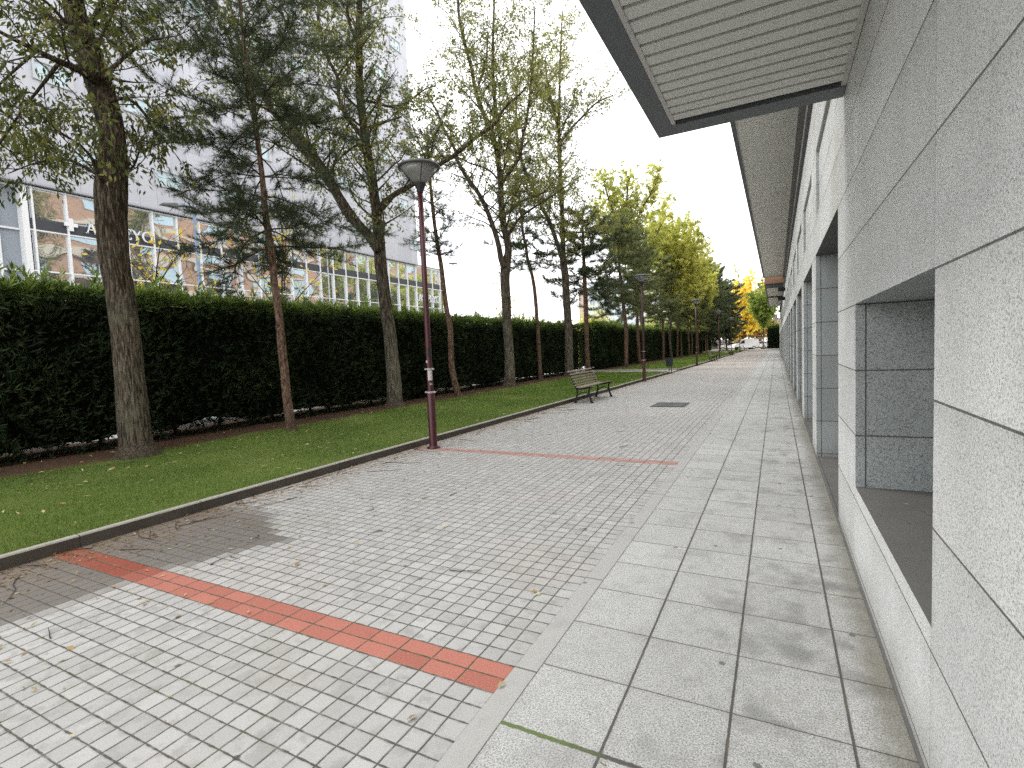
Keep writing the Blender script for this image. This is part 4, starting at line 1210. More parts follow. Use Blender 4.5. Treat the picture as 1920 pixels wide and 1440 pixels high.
YT = broadleaf('yellow_tree', 'tall bright yellow autumn tree at the end of the street', synth_skel(-4.6, 108, 14.2, rg(9), nl=8, r0=.2, fork=2.6, spread=.22), MAT['leaf_yellow'], rg(9), MAT['bark_grey'],
          [2.4]+[.4]*8, .34, 3.1, 26, leaf=.30, wid=.5, detail=12, tint=(.55, .22), twig_sp=.3)
dup(YT, (-7.0, 106, .1), 'small yellow autumn tree left of the tall yellow one', 2.0, .52)
OT = broadleaf('orange_tree', 'low orange brown autumn tree behind the parked white cars', synth_skel(-3.6, 117, 6.0, rg(10), nl=8, r0=.13, fork=1.2, spread=.40), MAT['leaf_orange'], rg(10), MAT['bark_grey'],
          [1.2]+[.3]*8, .26, 2.2, 22, leaf=.28, wid=.5, detail=10, tint=(.5, .22), twig_sp=.3)
dup(OT, (-6.6, 118, .1), 'orange brown autumn tree behind the white van', 1.3, .9)
dup(OT, (-1.0, 119, .1), 'orange brown autumn tree at the right end of the parked cars', 2.6, 1.0)
broadleaf('green_tree', 'fresh green drooping tree beside the dark clipped hedge block', synth_skel(-2.0, 101, 12.0, rg(21), nl=10, r0=.15, fork=3.4, spread=.26), MAT['leaf_green'], rg(21), MAT['bark_grey'],
          [3.2]+[.3]*10, .28, 2.5, 26, leaf=.27, wid=.45, detail=10, tint=(.5, .25), twig_sp=.28, droop=.8)
# young street trees beyond the hedge
def sapling_skel(x, y, h, rng, n=8, sp=.3):
    tr = [(x+rng.normal()*.03*k, y, .0+h*k/5, .05*(1-.8*k/5)) for k in range(6)]
    sk = [tr]
    for i in range(n):
        z = h*(.35+.5*i/n); az = i*2.4; L = h*.33*rng.uniform(.7, 1.1)
        sk.append([(x+math.cos(az)*L*sp*t*2, y+math.sin(az)*L*sp*t*2, z+L*t*.9, .02*(1-.8*t)) for t in (0, .3, .6, 1)])
    return sk
broadleaf('young_tree', 'nearly bare young tree with a few yellow leaves behind the hedge', sapling_skel(-13.0, 10.6, 5.9, rg(31), 10, .42), MAT['leaf_yellow'], rg(31), MAT['bark_grey'], [1.8]+[.3]*10, .30, .8, 2.0, leaf=.13, wid=.5, detail=12, tint=(.5, .2), group='young trees beyond the hedge')
broadleaf('young_tree', 'small young tree with sparse yellow leaves above the hedge, right of the pale forked trunk', sapling_skel(-13.4, 25.6, 4.9, rg(32), 8, .2), MAT['leaf_yellow'], rg(32), MAT['bark_grey'], [1.6]+[.3]*8, .34, .6, 5, leaf=.16, wid=.5, detail=10, tint=(.4, .2), group='young trees beyond the hedge')
broadleaf('young_tree', 'young yellow leaved tree by the blue lamp pole behind the hedge', sapling_skel(-14.0, 7.7, 4.6, rg(33), 9, .4), MAT['leaf_yellow'], rg(33), MAT['bark_grey'], [1.4]+[.3]*9, .30, .8, 4, leaf=.13, wid=.5, detail=10, tint=(.4, .2), group='young trees beyond the hedge')
# bushes over the far hedge
def bush(name, label, x, y, rx, h, mat, seed, n=5200, leaf=.27, group=None):
    rng = rg(seed)
    r = empty(name, (x, y, 0), label, 'bush', group)
    b = MB()
    for k in range(7):
        a = k*.9; b.tube([(0, 0, 0), (math.cos(a)*rx*.3, math.sin(a)*rx*.3, h*.4), (math.cos(a)*rx*.55, math.sin(a)*rx*.55, h*.75)], [.04, .03, .012], 5, False)
    b.build('stems', MAT['twig'], r)
    c = rng.normal(size=(26, 3)); c = unit(c)*rng.uniform(.3, .85, (26, 1)); c[:, 2] = np.abs(c[:, 2])
    P = c[rng.integers(0, 26, n)]+rng.normal(size=(n, 3))*.17
    P = P*np.array([rx, rx, h*.85])+np.array([0, 0, h*.12]); P[:, 2] = np.abs(P[:, 2])
    V, F = leaf_quads(P, rng.normal(size=(n, 3))+np.array([0, 0, .2]), rng.uniform(leaf*.6, leaf*1.2, n), leaf*.45, rng)
    link_mesh('crown', np_mesh('crown', V, F, mat, .45+.25*P[:, 2]/h+rng.normal(size=n)*.18), r)
    return r
bs = [(-17.5, 50, 2.6, 4.9, 'leaf_yg', 'yellow green bush behind the hedge, left of the second street lamp'), (-14.5, 46, 2.0, 4.4, 'leaf_pale', 'pale yellow bush behind the hedge, just left of the second street lamp'), (-20, 62, 2.8, 5.2, 'leaf_yg', 'pale green bush behind the hedge below the distant flats'), (-13.6, 66, 2.2, 5.0, 'leaf_yg', 'yellow green bush behind the hedge between the far trunks'), (-13.2, 78, 2.4, 5.2, 'leaf_yg', 'yellow green bush behind the hedge near the third street lamp'), (-12.8, 92, 2.4, 5.0, 'leaf_yg', 'bright bush over the end of the far hedge'), (-19, 40, 2.0, 3.9, 'leaf_yg', 'sunlit low bush behind the hedge right of the bench')]
for i, (x, y, rx, h, mt, t) in enumerate(bs): bush('bush', t, x, y, rx*1.25, h*1.22, MAT[mt], 40+i, group='bushes beyond the hedge')

# ------------------------------------------------------------------ hedges
def hedge(name, label, x0, x1, y0, y1, h, seed, dens, size, gap=.30, faces=('front', 'top', 'near'), z0=.1, stems=True):
    rng = rg(seed)
    r = empty(name, ((x0+x1)/2, (y0+y1)/2, z0), label, 'hedge', 'clipped conifer hedges')
    cx, cy = (x0+x1)/2, (y0+y1)/2
    # hidden inner mass with an uneven skin
    b = MB(); ny = max(2, int((y1-y0)/.5)); prof = [(x1-.16, gap), (x1-.10, h*.55), (x1-.14, h-.3), (x1-.3, h-.16), (x0+.3, h-.16), (x0+.14, h-.3), (x0+.1, h*.5), (x0+.16, gap)]
    for i in range(ny+1):
        y = y0+.1+(y1-y0-.2)*i/ny
        for px, pz in prof:
            n = mnoise.noise((px*2, y*1.7, pz*2))
            b.v.append((px-cx+n*.06, y-cy, pz-z0+(.04+.32*mnoise.noise((1, y*.9, seed)) if pz == gap else n*.05)))
    k = len(prof)
    for i in range(ny):
        for j in range(k):
            j2 = (j+1) % k; b.face((i*k+j, (i+1)*k+j, (i+1)*k+j2, i*k+j2))
    b.face(range(k)); b.face([ny*k+j for j in reversed(range(k))])
    b.build('inner_branches', MAT['hedge_core'], r)
    if stems:
        b = MB(); y = y0+.3
        while y < y1:
            x = rng.uniform(x0+.35, x1-.25)-cx
            b.tube([(x, y-cy, -.05), (x+rng.normal()*.05, y-cy+rng.normal()*.05, gap*.6), (x, y-cy, gap+.2)], [.045, .035, .03], 6, False)
            for _ in range(3):
                a = rng.uniform(0, 6.28); b.tube([(x, y-cy, rng.uniform(.1, .3)), (x+math.cos(a)*.35, y-cy+math.sin(a)*.35, gap+.1)], [.012, .006], 4, False)
            y += rng.uniform(.55, .95)
        b.build('stems', MAT['twig'], r)
    Ps, Ns, Ts = [], [], []
    def put(P, N, T): Ps.append(P); Ns.append(N); Ts.append(T)
    H_ = h-.05
    if 'front' in faces:
        dy = y1-y0; n = int(dens*dy*(H_-.15))
        # denser near the viewer
        u = rng.random(n)
        y = y0+dy*(u if dy < 12 else u**1.7); z = rng.uniform(.12, H_, n)**1.0
        gz = np.array([gap+.04+.32*mnoise.noise((1, a*.9, seed)) for a in y])
        keep = (z > gz) | (rng.random(n) < .22+.45*(z/gz))
        y, z = y[keep], z[keep]; n = len(y)
        bump = np.array([mnoise.noise((a*1.1, 0, c*1.3)) for a, c in zip(y, z)])
        P = np.stack([x1-.03+bump*.10-rng.random(n)**2*.22, y, z], 1)
        put(P, np.tile([1., 0, .1], (n, 1)), .20+.24*bump+.95*np.clip((z-(h-.40))/.36, 0, 1)**.8*.45+rng.normal(size=n)*.10)  # tint rises near the upper edge, sunlit top painted into the colour
    if 'top' in faces:
        n = int(dens*1.0*(y1-y0)*(x1-x0)); u = rng.random(n); dy = y1-y0
        y = y0+dy*(u if dy < 12 else u**1.7); x = rng.uniform(x0, x1, n)
        bump = np.array([mnoise.noise((a*.9, c*2, 5)) for a, c in zip(y, x)])
        P = np.stack([x, y, h-.13+bump*.07+rng.random(n)*.12], 1)
        put(P, np.tile([.15, 0, 1.], (n, 1)), .72+.2*bump+rng.normal(size=n)*.15)  # top sprays tinted bright, sunlight put into the colour
        # straggling upright tips
        n = int((y1-y0)*15); y = rng.uniform(y0, y1, n); x = rng.uniform(x1-.9, x1+.02, n)
        hh = rng.random(n)**2.2*.40
        for k in range(5):
            put(np.stack([x+rng.normal(size=n)*.03, y+rng.normal(size=n)*.03, h-.06+hh*k/4], 1), np.tile([.0, 0, 1.4], (n, 1))+rng.normal(size=(n, 3))*.2, .85+rng.normal(size=n)*.12)
    for nm, yy, ny_ in (('near', y0, -1.), ('end', y1, 1.)):
        if nm in faces:
            n = int(dens*(x1-x0)*H_); x = rng.uniform(x0, x1, n); z = rng.uniform(.15, H_, n)
            put(np.stack([x, yy+ny_*(-.05-rng.random(n)*.15)*-0+rng.normal(size=n)*.05, z], 1), np.tile([.2, ny_, .1], (n, 1)), .35+rng.normal(size=n)*.15+.3*(z > h-.4))
    P, N, T = np.concatenate(Ps), np.concatenate(Ns), np.concatenate(Ts)
    n = len(P)
    # each spray: a flat fan of five slim blades
    D0 = unit(N*.75+np.array([0, 0, .30])+rng.normal(size=(n, 3))*.42)
    S_ = unit(np.cross(D0, rng.normal(size=(n, 3))))
    Vs, Fs, Tt = [], [], []; off_ = 0
    for ang, ls in ((0, 1.), (.55, .8), (-.55, .8), (1.0, .5), (-1.0, .5)):
        Dk = D0*math.cos(ang)+S_*math.sin(ang)
        V, F = leaf_quads(P+D0*size*.12*(1-ls), Dk, size*ls*rng.uniform(.7, 1.25, n)*(1+.3*(T > .8)), size*.17, rng)
        Vs.append(V); Fs.append(F+off_); off_ += len(V); Tt.append(T+rng.normal(size=n)*.05)
    V = np.concatenate(Vs)-np.array([cx, cy, z0]); F = np.concatenate(Fs)
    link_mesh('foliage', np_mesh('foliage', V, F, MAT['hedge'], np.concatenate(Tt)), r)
    return r
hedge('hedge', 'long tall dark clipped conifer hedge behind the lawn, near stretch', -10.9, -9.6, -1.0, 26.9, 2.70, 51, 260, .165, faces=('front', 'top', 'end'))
hedge('hedge', 'second stretch of dark hedge beyond the cross path, from the bench onward', -10.9, -9.62, 30.0, 52, 2.85, 52, 130, .24)
hedge('hedge', 'third stretch of hedge behind the third street lamp', -11.0, -9.5, 52.2, 78, 3.0, 53, 70, .30)
hedge('hedge', 'short far hedge stretch behind the fourth street lamp', -12.4, -10.6, 84, 100, 3.0, 54, 60, .34, stems=False)
hedge('hedge_block', 'dark square clipped hedge block at the far end of the granite wall', -1.35, .5, 93.5, 97.0, 3.75, 55, 130, .30, gap=.15, z0=0, faces=('front', 'top', 'near'), stems=False)

# ------------------------------------------------------------------ grass and litter
def lawn_z(x, y):
    t = (x+5.15)/-5.85
    return .082+.07*t+.03*np.exp(-((x+8.7)/.6)**2)
def make_grass():
    rng = rg(61); n = 150000
    u = rng.random(n)
    y = 0.6+26.0*u**1.9; x = rng.uniform(-8.5, -5.19, n)
    soil = np.array([mnoise.noise((a*1.2, b_*1.2, 3)) for a, b_ in zip(x, y)])
    keep = x > -8.45+soil*.35
    thin = np.array([mnoise.noise((a*.8, b_*.8, 9)) for a, b_ in zip(x, y)])
    keep &= rng.random(n) < .8+thin*.5
    x, y, soil, thin = x[keep], y[keep], soil[keep], thin[keep]; n = len(x)
    far = 1+y/14
    P = np.stack([x, y, lawn_z(x, y)-.005], 1)
    D = np.array([0, 0, 1.])+rng.normal(size=(n, 3))*.42
    V, F = needle_tris(P, D, rng.uniform(.03, .065, n)*(1+.03*y), .0045, rng)
    # wider blades with distance so that they still cover the ground
    c = V.reshape(-1, 3, 3); m_ = c[:, :2].mean(1, keepdims=True); c[:, :2] = m_+(c[:, :2]-m_)*far[:, None, None]
    return V, F, np.clip(.40+thin*.6+rng.normal(size=n)*.22, 0, 1)
V, F, T = make_grass()
o = link_mesh('grass', np_mesh('grass', V, F, MAT['grass'], T)); o['kind'] = 'stuff'
rng = rg(62); n = 40000
x = rng.uniform(-8.3, -5.1, n)+0; y = rng.uniform(29.5, 84, n); ok = x > -8.2; x = np.where(x > -5.0, -5.2, x)
V, F = needle_tris(np.stack([x, y, lawn_z(x, y)], 1), np.array([0, 0, 1.])+rng.normal(size=(n, 3))*.4, rng.uniform(.05, .1, n), .03, rng)
o = link_mesh('grass', np_mesh('grass', V, F, MAT['grass'], .6+rng.normal(size=n)*.15)); o['kind'] = 'stuff'
def litter():
    rng = rg(63); Ps, Ls, Ts = [], [], []
    def put(x, y, z, l, t): Ps.append(np.stack([x, y, z], 1)); Ls.append(l); Ts.append(t)
    n = 900; y = .8+24*rng.random(n)**1.5; x = rng.uniform(-9.6, -5.2, n)
    put(x, y, lawn_z(x, y)+.03, rng.uniform(.02, .085, n), rng.uniform(.35, 1, n))
    n = 2600; y = 1+28*rng.random(n)**1.5; kx = np.array([KX(a) for a in y]); x = kx+np.abs(rng.normal(size=n))*.22+.01
    put(x, y, np.full(n, .006), rng.uniform(.012, .05, n), rng.uniform(0, .6, n))
    n = 900; y = .8+14*rng.random(n)**1.4; x = -5.0+np.abs(rng.normal(size=n))*.9
    put(x, y, np.full(n, .006), rng.uniform(.012, .05, n), rng.uniform(.1, .9, n))
    n = 110; y = .6+12*rng.random(n)**1.4; x = rng.uniform(-4.4, .3, n)
    put(x, y, np.full(n, .009), rng.uniform(.015, .07, n), rng.uniform(.3, 1., n))
    n = 26; put(rng.uniform(.5, 1.3, n), rng.uniform(2, 3.7, n), np.full(n, .534), rng.uniform(.02, .045, n), rng.uniform(.7, 1, n))
    P, L, T = np.concatenate(Ps), np.concatenate(Ls), np.concatenate(Ts); n = len(P)
    D = rng.normal(size=(n, 3)); D[:, 2] *= .12
    D = unit(D); N = unit(np.cross(D, np.array([0, 0, 1.])))
    w_ = (L*rng.uniform(.22, .5, n))[:, None]; L = L[:, None]
    curl = np.array([0, 0, 1.])*L*rng.uniform(0, .28, (n, 1))
    V = np.stack([P, P+D*L*.45-N*w_*.5+curl, P+D*L+curl*.4, P+D*L*.45+N*w_*.5+curl*.3], 1).reshape(-1, 3)
    return V, np.arange(4*n).reshape(n, 4), T
V, F, T = litter()
o = link_mesh('fallen_leaves', np_mesh('fallen_leaves', V, F, MAT['dead_leaf'], T)); o['kind'] = 'stuff'
b = MB(); rng = rg(64)
def twig(x, y, z, l):
    a = rng.uniform(0, 6.28); pts = [np.array([x, y, z])]
    for k in range(6):
        a += rng.normal()*.16; pts.append(pts[-1]+np.array([math.cos(a), math.sin(a), 0])*l/6+np.array([0, 0, rng.uniform(-.001, .003)]))
    for p in pts: p[2] = max(p[2], z)
    b.tube(pts, [.0035, .0035, .003, .0026, .0022, .0018, .0012], 5, True)
for k in range(60):
    y = 1.2+13*rng.random()**1.3; twig(KX(y)+.05+abs(rng.normal())*.35, y, .006, rng.uniform(.12, .6))
for k in range(16): twig(rng.uniform(-4.6, -1.3), rng.uniform(1.0, 9), .006, rng.uniform(.05, .22))
for k in range(30):
    x, y = rng.uniform(-9, -7.6), rng.uniform(2, 14); twig(x, y, lawn_z(x, y)+.02, rng.uniform(.2, .7))
o = b.build('fallen_twigs', MAT['twig'], None, True); o['kind'] = 'stuff'
# ------------------------------------------------------------------ glass fronted building across the side road
gx = -28.0
gb = empty('office_building', (gx, 20, 0), 'tall pale metal clad office block with a mirror glass base behind the hedge', 'building')
goff = Vector((-gx, -20, 0))
def gplace(o): o.location = goff; return o
b = MB(); b.box(gx-14, gx, -14, 37.0, 9.42, 32); gplace(b.build('clad_wall', MAT['facade'], gb))
b = MB(); b.box(gx-14, gx-.3, 10.5, 41.0, 0, 9.38); gplace(b.build('glass_wall', MAT['mirror'], gb))
b = MB(); b.box(gx-14, gx-.6, -14, 10.2, 0, 9.38); gplace(b.build('matt_panel_wall', MAT['bluegrey_wall'], gb))
b = MB(); b.box(gx-14, gx-.35, 37.05, 41.1, 9.385, 9.55); b.box(gx-14.1, gx+.06, -14, 37.05, 32, 32.3); gplace(b.build('roof', MAT['roof'], gb))
m0 = None
for i in range(26):
    if m0 is None:
        b = MB(); b.box(-.299, -.17, -.035, .035, 0, 9.36); m0 = b.build('mullion', MAT['white_metal'], gb); q = m0
    else: q = m0.copy(); C.objects.link(q)
    q.location = (0, 10.58+i*1.195-20, 0)
for i in range(7):
    q = m0.copy(); C.objects.link(q); q.location = (-.3, 9.5-i*2.4-20, 0)
b = MB(); b.box(gx-.6, gx-.18, 10.2, 10.42, 0, 9.36); gplace(b.build('corner_post', MAT['white_metal'], gb))
t0 = None
for z in (2.25, 4.0, 5.78, 7.52, 9.33):
    b = MB(); b.box(gx-.298, gx-.2, 10.43, 41.0, z-.026, z+.026); b.box(gx-.598, gx-.5, -14, 10.19, z-.035, z+.035); gplace(b.build('transom', MAT['white_metal'], gb))
b = MB(); b.box(gx-.297, gx-.24, 10.45, 41.0, 7.56, 8.02); gplace(b.build('spandrel_band', MAT['spandrel'], gb))
w0 = None
for fl in range(6):
    z = 10.72+fl*3.45*.94 if fl == 0 else 10.72+fl*3.25
    for k in range(14):
        y = -8.2+k*3.4-(fl % 2)*1.2
        if y > 36 or (k*5+fl*3) % 7 in (1, 4): continue
        if w0 is None:
            b = MB(); b.box(-.02, .012, 0, 1.15, 0, .72)
            w0 = b.build('window', MAT['window_glass'], gb)
            f = MB(); f.box(.012, .10, -.06, 0, -.06, .78); f.box(.012, .10, 1.15, 1.36, -.06, .78); f.box(.012, .10, 0, 1.15, .72, .80); f.box(.012, .05, .55, .60, 0, .72); f.box(.012, .07, 0, 1.15, -.06, 0)
            wf = f.build('frame', MAT['window_frame'], w0); q = w0
        else:
            q = w0.copy(); C.objects.link(q); g = wf.copy(); C.objects.link(g); g.parent = q
        q.location = (0, y-20, z)
# lettering on the glass, seriffed capitals after a cross emblem
def stroke_letter(ch, h, t):
    """bars and arcs in (y, z), reading along +y"""
    L = []; W = {'A': .82, 'S': .55, 'E': .60, 'P': .60, 'Y': .80, 'O': .88}[ch]*h
    th = t; thin = t*.55
    def serif(y, z, w_=.20): L.append(((y-w_*h/2, z), (y+w_*h/2, z), t*.4))
    if ch == 'A':
        L += [((.07*h, 0), (W/2, h), thin), ((W-.07*h, 0), (W/2, h), th), ((.2*h, .34*h), (W-.2*h, .34*h), thin)]; serif(.07*h, .02*h); serif(W-.07*h, .02*h)
    elif ch == 'E':
        L += [((.08*h, 0), (.08*h, h), th), ((0, h-.02*h), (W, h-.02*h), thin), ((.1*h, .52*h), (W*.8, .52*h), thin), ((0, .02*h), (W, .02*h), thin), ((W, .0), (W, .2*h), thin), ((W, h), (W, .8*h), thin)]
    elif ch == 'P':
        L += [((.08*h, 0), (.08*h, h), th)]; serif(.08*h, .02*h, .28)
        pts = [(.08*h, h-.02*h)]+[(.30*h+.27*h*math.sin(a), .73*h+.25*h*math.cos(a)) for a in np.linspace(0, PI, 9)]+[(.08*h, .48*h)]
        L += [(p, q, thin if abs(p[1]-q[1]) < .05*h else th) for p, q in zip(pts, pts[1:])]
    elif ch == 'Y':
        L += [((W/2, 0), (W/2, .45*h), th), ((.06*h, h), (W/2, .45*h), th), ((W-.06*h, h), (W/2, .45*h), thin)]; serif(W/2, .02*h, .26); serif(.06*h, .98*h); serif(W-.06*h, .98*h)
    elif ch == 'O':
        pts = [(W/2+(W/2-.03*h)*math.sin(a), h/2+(h/2-.01*h)*math.cos(a)) for a in np.linspace(0, 2*PI, 21)]
        L += [(p, q, t*(.55+.5*abs(math.sin((i+.5)/20*2*PI)))) for i, (p, q) in enumerate(zip(pts, pts[1:]))]
    elif ch == 'S':
        pts = [(W/2+.22*h*math.sin(a), .75*h+.22*h*math.cos(a)) for a in np.linspace(1.2, -PI, 9)]+[(W/2+.24*h*math.sin(a), .26*h+.25*h*math.cos(a)) for a in np.linspace(0.2, PI+1.2, 9)]
        L += [(p, q, t*.8) for p, q in zip(pts, pts[1:])]
    return L, W
def lettering(name, label, y, z, h, text='ASEPEYO', cross=True, gap=.17):
    r = empty(name, (gx-.17, y, z), label, 'sign', 'white lettering on the glass front')
    c = 0
    if cross:
        b = MB(); s = h
        b.box(0, .06, 0, s*.98, s*.34, s*.66); b.box(.002, .062, s*.33, s*.65, -.05*s, s*.339); b.box(.002, .062, s*.33, s*.65, s*.661, s*1.05)
        b.build('cross_emblem', MAT['white_metal'], r); c = s*1.62
    for ch in text:
        L, W = stroke_letter(ch, h, h*.15)
        b = MB()
        for p, q, t in L: b.bar((.03, c+p[0], p[1]), (.03, c+q[0], q[1]), .05, t, upv=(1, 0, 0)) if False else b.bar((.03, c+p[0], p[1]), (.03, c+q[0], q[1]), t, .05, upv=(1, 0, 0))
        b.build('letter', MAT['white_metal'], r); c += W+gap*h
    return r
lettering('sign_lettering', 'large white cross and serif capitals ASEPEYO on the near end of the mirror glass', 11.62, 7.72, .50, gap=.13)
lettering('sign_lettering', 'second white ASEPEYO lettering at the far end of the mirror glass', 37.0, 6.3, .62, gap=.06, cross=False)
# ------------------------------------------------------------------ road lamps beyond the hedge
def road_lamp(x, y, h, label, mat, arm=.55, rad=.06):
    r = empty('road_lamp', (x, y, 0), label, 'road lamp', 'road lamps beyond the hedge')
    b = MB(); b.lathe([(rad*1.7, 0), (rad*1.5, .6), (rad*1.1, .7), (rad*.75, h)], 12); b.build('pole', mat, r, True)
    b = MB(); b.tube([(0, 0, h-.06), (0, -arm*.5, h-.04), (0, -arm, h-.10)], [.035, .03, .028], 8); b.build('arm', mat, r, True)
    b = MB(); b.v = [(-.11, -arm-.42, h-.17), (.11, -arm-.42, h-.17), (.13, -arm+.08, h-.15), (-.13, -arm+.08, h-.15), (-.05, -arm-.36, h-.10), (.05, -arm-.36, h-.10), (.07, -arm+.02, h-.03), (-.07, -arm+.02, h-.03)]
    for q in ((0, 3, 2, 1), (4, 5, 6, 7), (0, 1, 5, 4), (1, 2, 6, 5), (2, 3, 7, 6), (3, 0, 4, 7)): b.face(q)
    b.build('lamp_head', MAT['lampcap'], r)
    return r
road_lamp(-16, 9.95, 6.35, 'blue grey road lamp pole rising behind the hedge before the mirror glass', MAT['blue_pole'])
road_lamp(-20, 14.05, 7.3, 'small road lamp in front of the mirror glass, left of the reddish pine', MAT['grey_pole'], .25, .035)
road_lamp(-20, 19.0, 7.25, 'small road lamp in front of the mirror glass, right of the reddish pine', MAT['grey_pole'], .25, .035)
road_lamp(-16, 24.7, 6.6, 'thin pale road lamp pole against the white sky behind the thin leaning pine', MAT['grey_pole'], .3, .03)
road_lamp(-17, 54.5, 6.8, 'pale road lamp pole in front of the distant flats', MAT['grey_pole'], .3, .06)

# ------------------------------------------------------------------ cars
def car(van=False):
    r = empty('parked_car', (0, 0, 0), '', 'car')
    if van: prof = [(-2.3,.35),(-2.32,.9),(-2.28,1.75),(-2.15,1.92),(-.2,1.95),(.75,1.85),(1.55,1.12),(2.2,.95),(2.32,.75),(2.3,.35)]
    else: prof = [(-2.05,.35),(-2.1,.75),(-2.0,1.0),(-1.75,1.05),(-1.25,1.42),(-.3,1.48),(.35,1.42),(1.05,1.0),(1.9,.85),(2.08,.65),(2.05,.35)]
    roofz = 1.95 if van else 1.48; belt = 1.05 if van else .95
    b = MB(); n = len(prof); W = .92 if van else .86
    secs = [(-W, 0), (-W*.98, 1), (W*.98, 1), (W, 0)]
    # five cross-section stations across the width: tumblehome above the belt line
    sts = []
    for s in (-1, -.93, 0, .93, 1):
        ring = []
        for x, z in prof:
            t = max(0, (z-belt)/(roofz-belt)); y = s*W*(1-.16*t)
            sh = .03 if abs(s) == 1 else 0
            ring.append((x*(1-sh*.6), y, z-(sh*.8 if z > .4 else -sh)))
        sts.append(ring)
    for ring in sts: b.v += ring
    for i in range(4):
        for k in range(n):
            k2 = (k+1) % n; b.face((i*n+k, i*n+k2, (i+1)*n+k2, (i+1)*n+k))
    b.face(range(n)); b.face([4*n+k for k in reversed(range(n))])
    b.build('body', MAT['white_paint'], r, True, .03)
    def sidewin(xa, xb, xc, xd, za, zb):
        for s in (-1, 1):
            w0_, w1_ = W*(1-.16*(za-belt)/(roofz-belt))+.006, W*(1-.16*(zb-belt)/(roofz-belt))+.006
            q = MB(); q.v = [(xa, s*w0_, za), (xb, s*w0_, za), (xc, s*w1_, zb), (xd, s*w1_, zb)]; q.face((0, 1, 2, 3)); q.build('side_window', MAT['carglass'], r)
    if van:
        sidewin(.35, 1.25, .72, .35, 1.14, 1.72)
        ws = [(.80, 1.80), (1.50, 1.16)]
    else:
        sidewin(-.15, .85, .30, -.15, 1.0, 1.36); sidewin(-1.35, -.25, -.25, -1.05, 1.0, 1.36)
        ws = [(.42, 1.38), (1.0, 1.03)]
        q = MB(); q.v = [(-1.30, -.70, 1.40), (-1.30, .70, 1.40), (-1.74, .74, 1.075), (-1.74, -.74, 1.075)]; q.face((0, 1, 2, 3)); q.build('rear_window', MAT['carglass'], r)
    q = MB(); q.v = [(ws[0][0]+.03, -W*.78, ws[0][1]+.02), (ws[0][0]+.03, W*.78, ws[0][1]+.02), (ws[1][0]+.03, W*.86, ws[1][1]+.02), (ws[1][0]+.03, -W*.86, ws[1][1]+.02)]; q.face((0, 1, 2, 3)); q.build('windscreen', MAT['carglass'], r)
    for x in (-1.3, 1.3):
        for s in (-1, 1):
            t = MB(); pr = [(.20, -.1), (.31, -.1), (.325, -.06), (.325, .06), (.31, .1), (.20, .1)]
            t.lathe(pr, 18); wv = t.build('wheel', MAT['tyre'], r, True); wv.rotation_euler = (PI/2, 0, 0); wv.location = (x, s*(W-.08), .325)
            h_ = MB(); h_.lathe([(.19, -.104), (.2, -.09), (.2, .09), (.19, .104)], 14); h_.build('rim', MAT['rim'], wv)
    for s in (-1, 1):
        fx = 2.24 if van else 1.98
        q = MB(); q.box(fx-.08, fx+.06, s*.62-.14, s*.62+.14, .66, .80); q.build('headlight', MAT['lens'], r, bevel=.03)
        q = MB(); q.box(-(2.32 if van else 2.06)-.015, -(2.2 if van else 2.0), s*.70-.09, s*.70+.09, .72 if not van else .9, .95 if not van else 1.3); q.build('tail_light', MAT['redlens'], r, bevel=.015)
    q = MB(); q.box((2.28 if van else 2.02), (2.34 if van else 2.09), -.26, .26, .42, .53); q.build('number_plate', MAT['sign_white'], r)
    return r
v0 = car(True); v0.location = (-5.3, 105.5, 0); v0.rotation_euler = (0, 0, R(205)); v0['label'] = 'white van parked at the end of the street, left of the white cars'; v0['group'] = 'white vehicles at the end of the street'
c0 = car(False); c0.location = (-3.1, 107.5, 0); c0.rotation_euler = (0, 0, R(12)); c0['label'] = 'white car parked between the van and the hedge block'; c0['group'] = 'white vehicles at the end of the street'
dup(c0, (-1.0, 106.3, 0), 'white car half hidden by the dark hedge block', R(195))
dup(c0, (-8.2, 109.8, 0), 'white car glimpsed left of the white van', R(184))
for i, (y, t) in enumerate([(3.2, 'white car glimpsed under the near end of the hedge, left of the thick crooked trunk'), (8.0, 'white car glimpsed under the hedge between the reddish pine and the forked tree'), (12.9, 'white car glimpsed under the hedge right of the nearest street lamp'), (18.2, 'white car glimpsed under the hedge near the pale forked trunk'), (23.4, 'white car glimpsed under the hedge behind the bench')]):
    dup(c0, (-13.1, y, 0), t, R(90), group='white cars parked beyond the hedge')

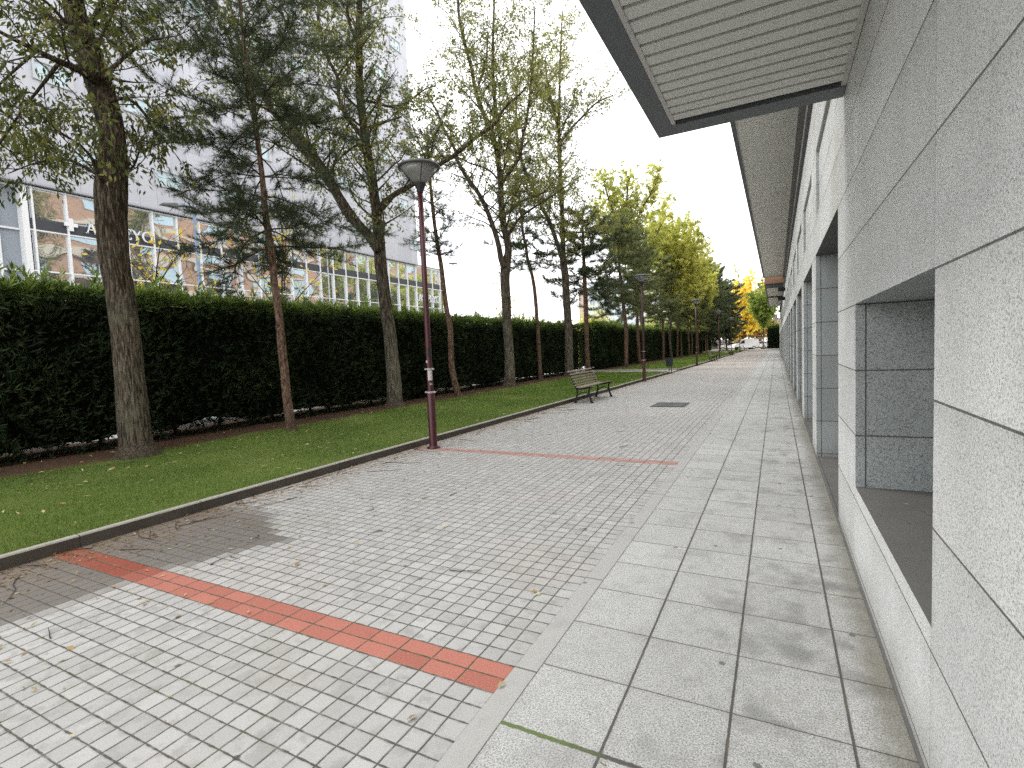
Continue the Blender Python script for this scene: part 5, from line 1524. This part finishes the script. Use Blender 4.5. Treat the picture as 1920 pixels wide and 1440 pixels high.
# ------------------------------------------------------------------ far buildings, fence, sign
def flats(label, x0, x1, y0, y1, h, mat, wmat, cols, rows, wz=3.0, side=None):
    r = empty('apartment_building', (x0, y0, 0), label, 'building')
    b = MB(); b.box(0, x1-x0, 0, y1-y0, 0, h); b.build('wall', mat, r)
    b = MB(); b.box(-.3, x1-x0+.3, -.3, y1-y0+.3, h, h+.4); b.build('roof', MAT['roof'], r)
    if side: b = MB(); b.box(-side, -.01, .5, y1-y0, 0, h-1.5); b.build('brick_wing', MAT['far_pink'], r)
    w0 = None
    for j in range(rows):
        for i in range(cols):
            if (i*7+j*3) % 5 == 4: continue
            if w0 is None:
                b = MB(); b.box(-.7, .7, -.06, .02, 0, 1.3); w0 = b.build('window', wmat, r); q = w0
                f = MB(); f.box(-.8, .8, -.09, -.06, -.12, -.02); f.box(-.03, .03, -.08, -.06, 0, 1.3); ff = f.build('sill', MAT['white_metal'], w0)
            else:
                q = w0.copy(); C.objects.link(q); g = ff.copy(); C.objects.link(g); g.parent = q
            q.location = ((i+.5)*(x1-x0)/cols, 0, 2+j*wz)
    return r
flats('pale blue white apartment block with a brick wing far beyond the hedge', -50.6, -32, 150, 164, 21, MAT['far_white'], MAT['far_window'], 7, 6, 3.1, 3.2)
flats('small pale block glimpsed between the far trunks right of the second street lamp', -31, -19, 165, 178, 13, MAT['far_white'], MAT['far_window'], 5, 4, 3.0)
r = empty('board_fence', (-9, 115.5, 0), 'dark low board fence behind the yellow tree', 'fence')
b = MB()
for i in range(62): b.box(-6+i*.2, -6+i*.2+.185, 0, .03, .05, 2.0+.03*(i % 3))
b.build('boards', MAT['fence'], r)
b = MB(); b.box(-6, 6.4, .031, .08, .5, .6); b.box(-6, 6.4, .031, .08, 1.5, 1.6); b.build('rail', MAT['fence'], r)
r = empty('road_sign', (-7.7, 92, .1), 'white rectangular sign on a post at the end of the lawn', 'sign')
b = MB(); b.lathe([(.04, 0), (.04, 2.9)], 8); b.build('post', MAT['grey_pole'], r, True)
b = MB(); b.box(-.32, .32, -.07, -.04, 1.75, 2.85); b.build('panel', MAT['sign_white'], r, bevel=.01)
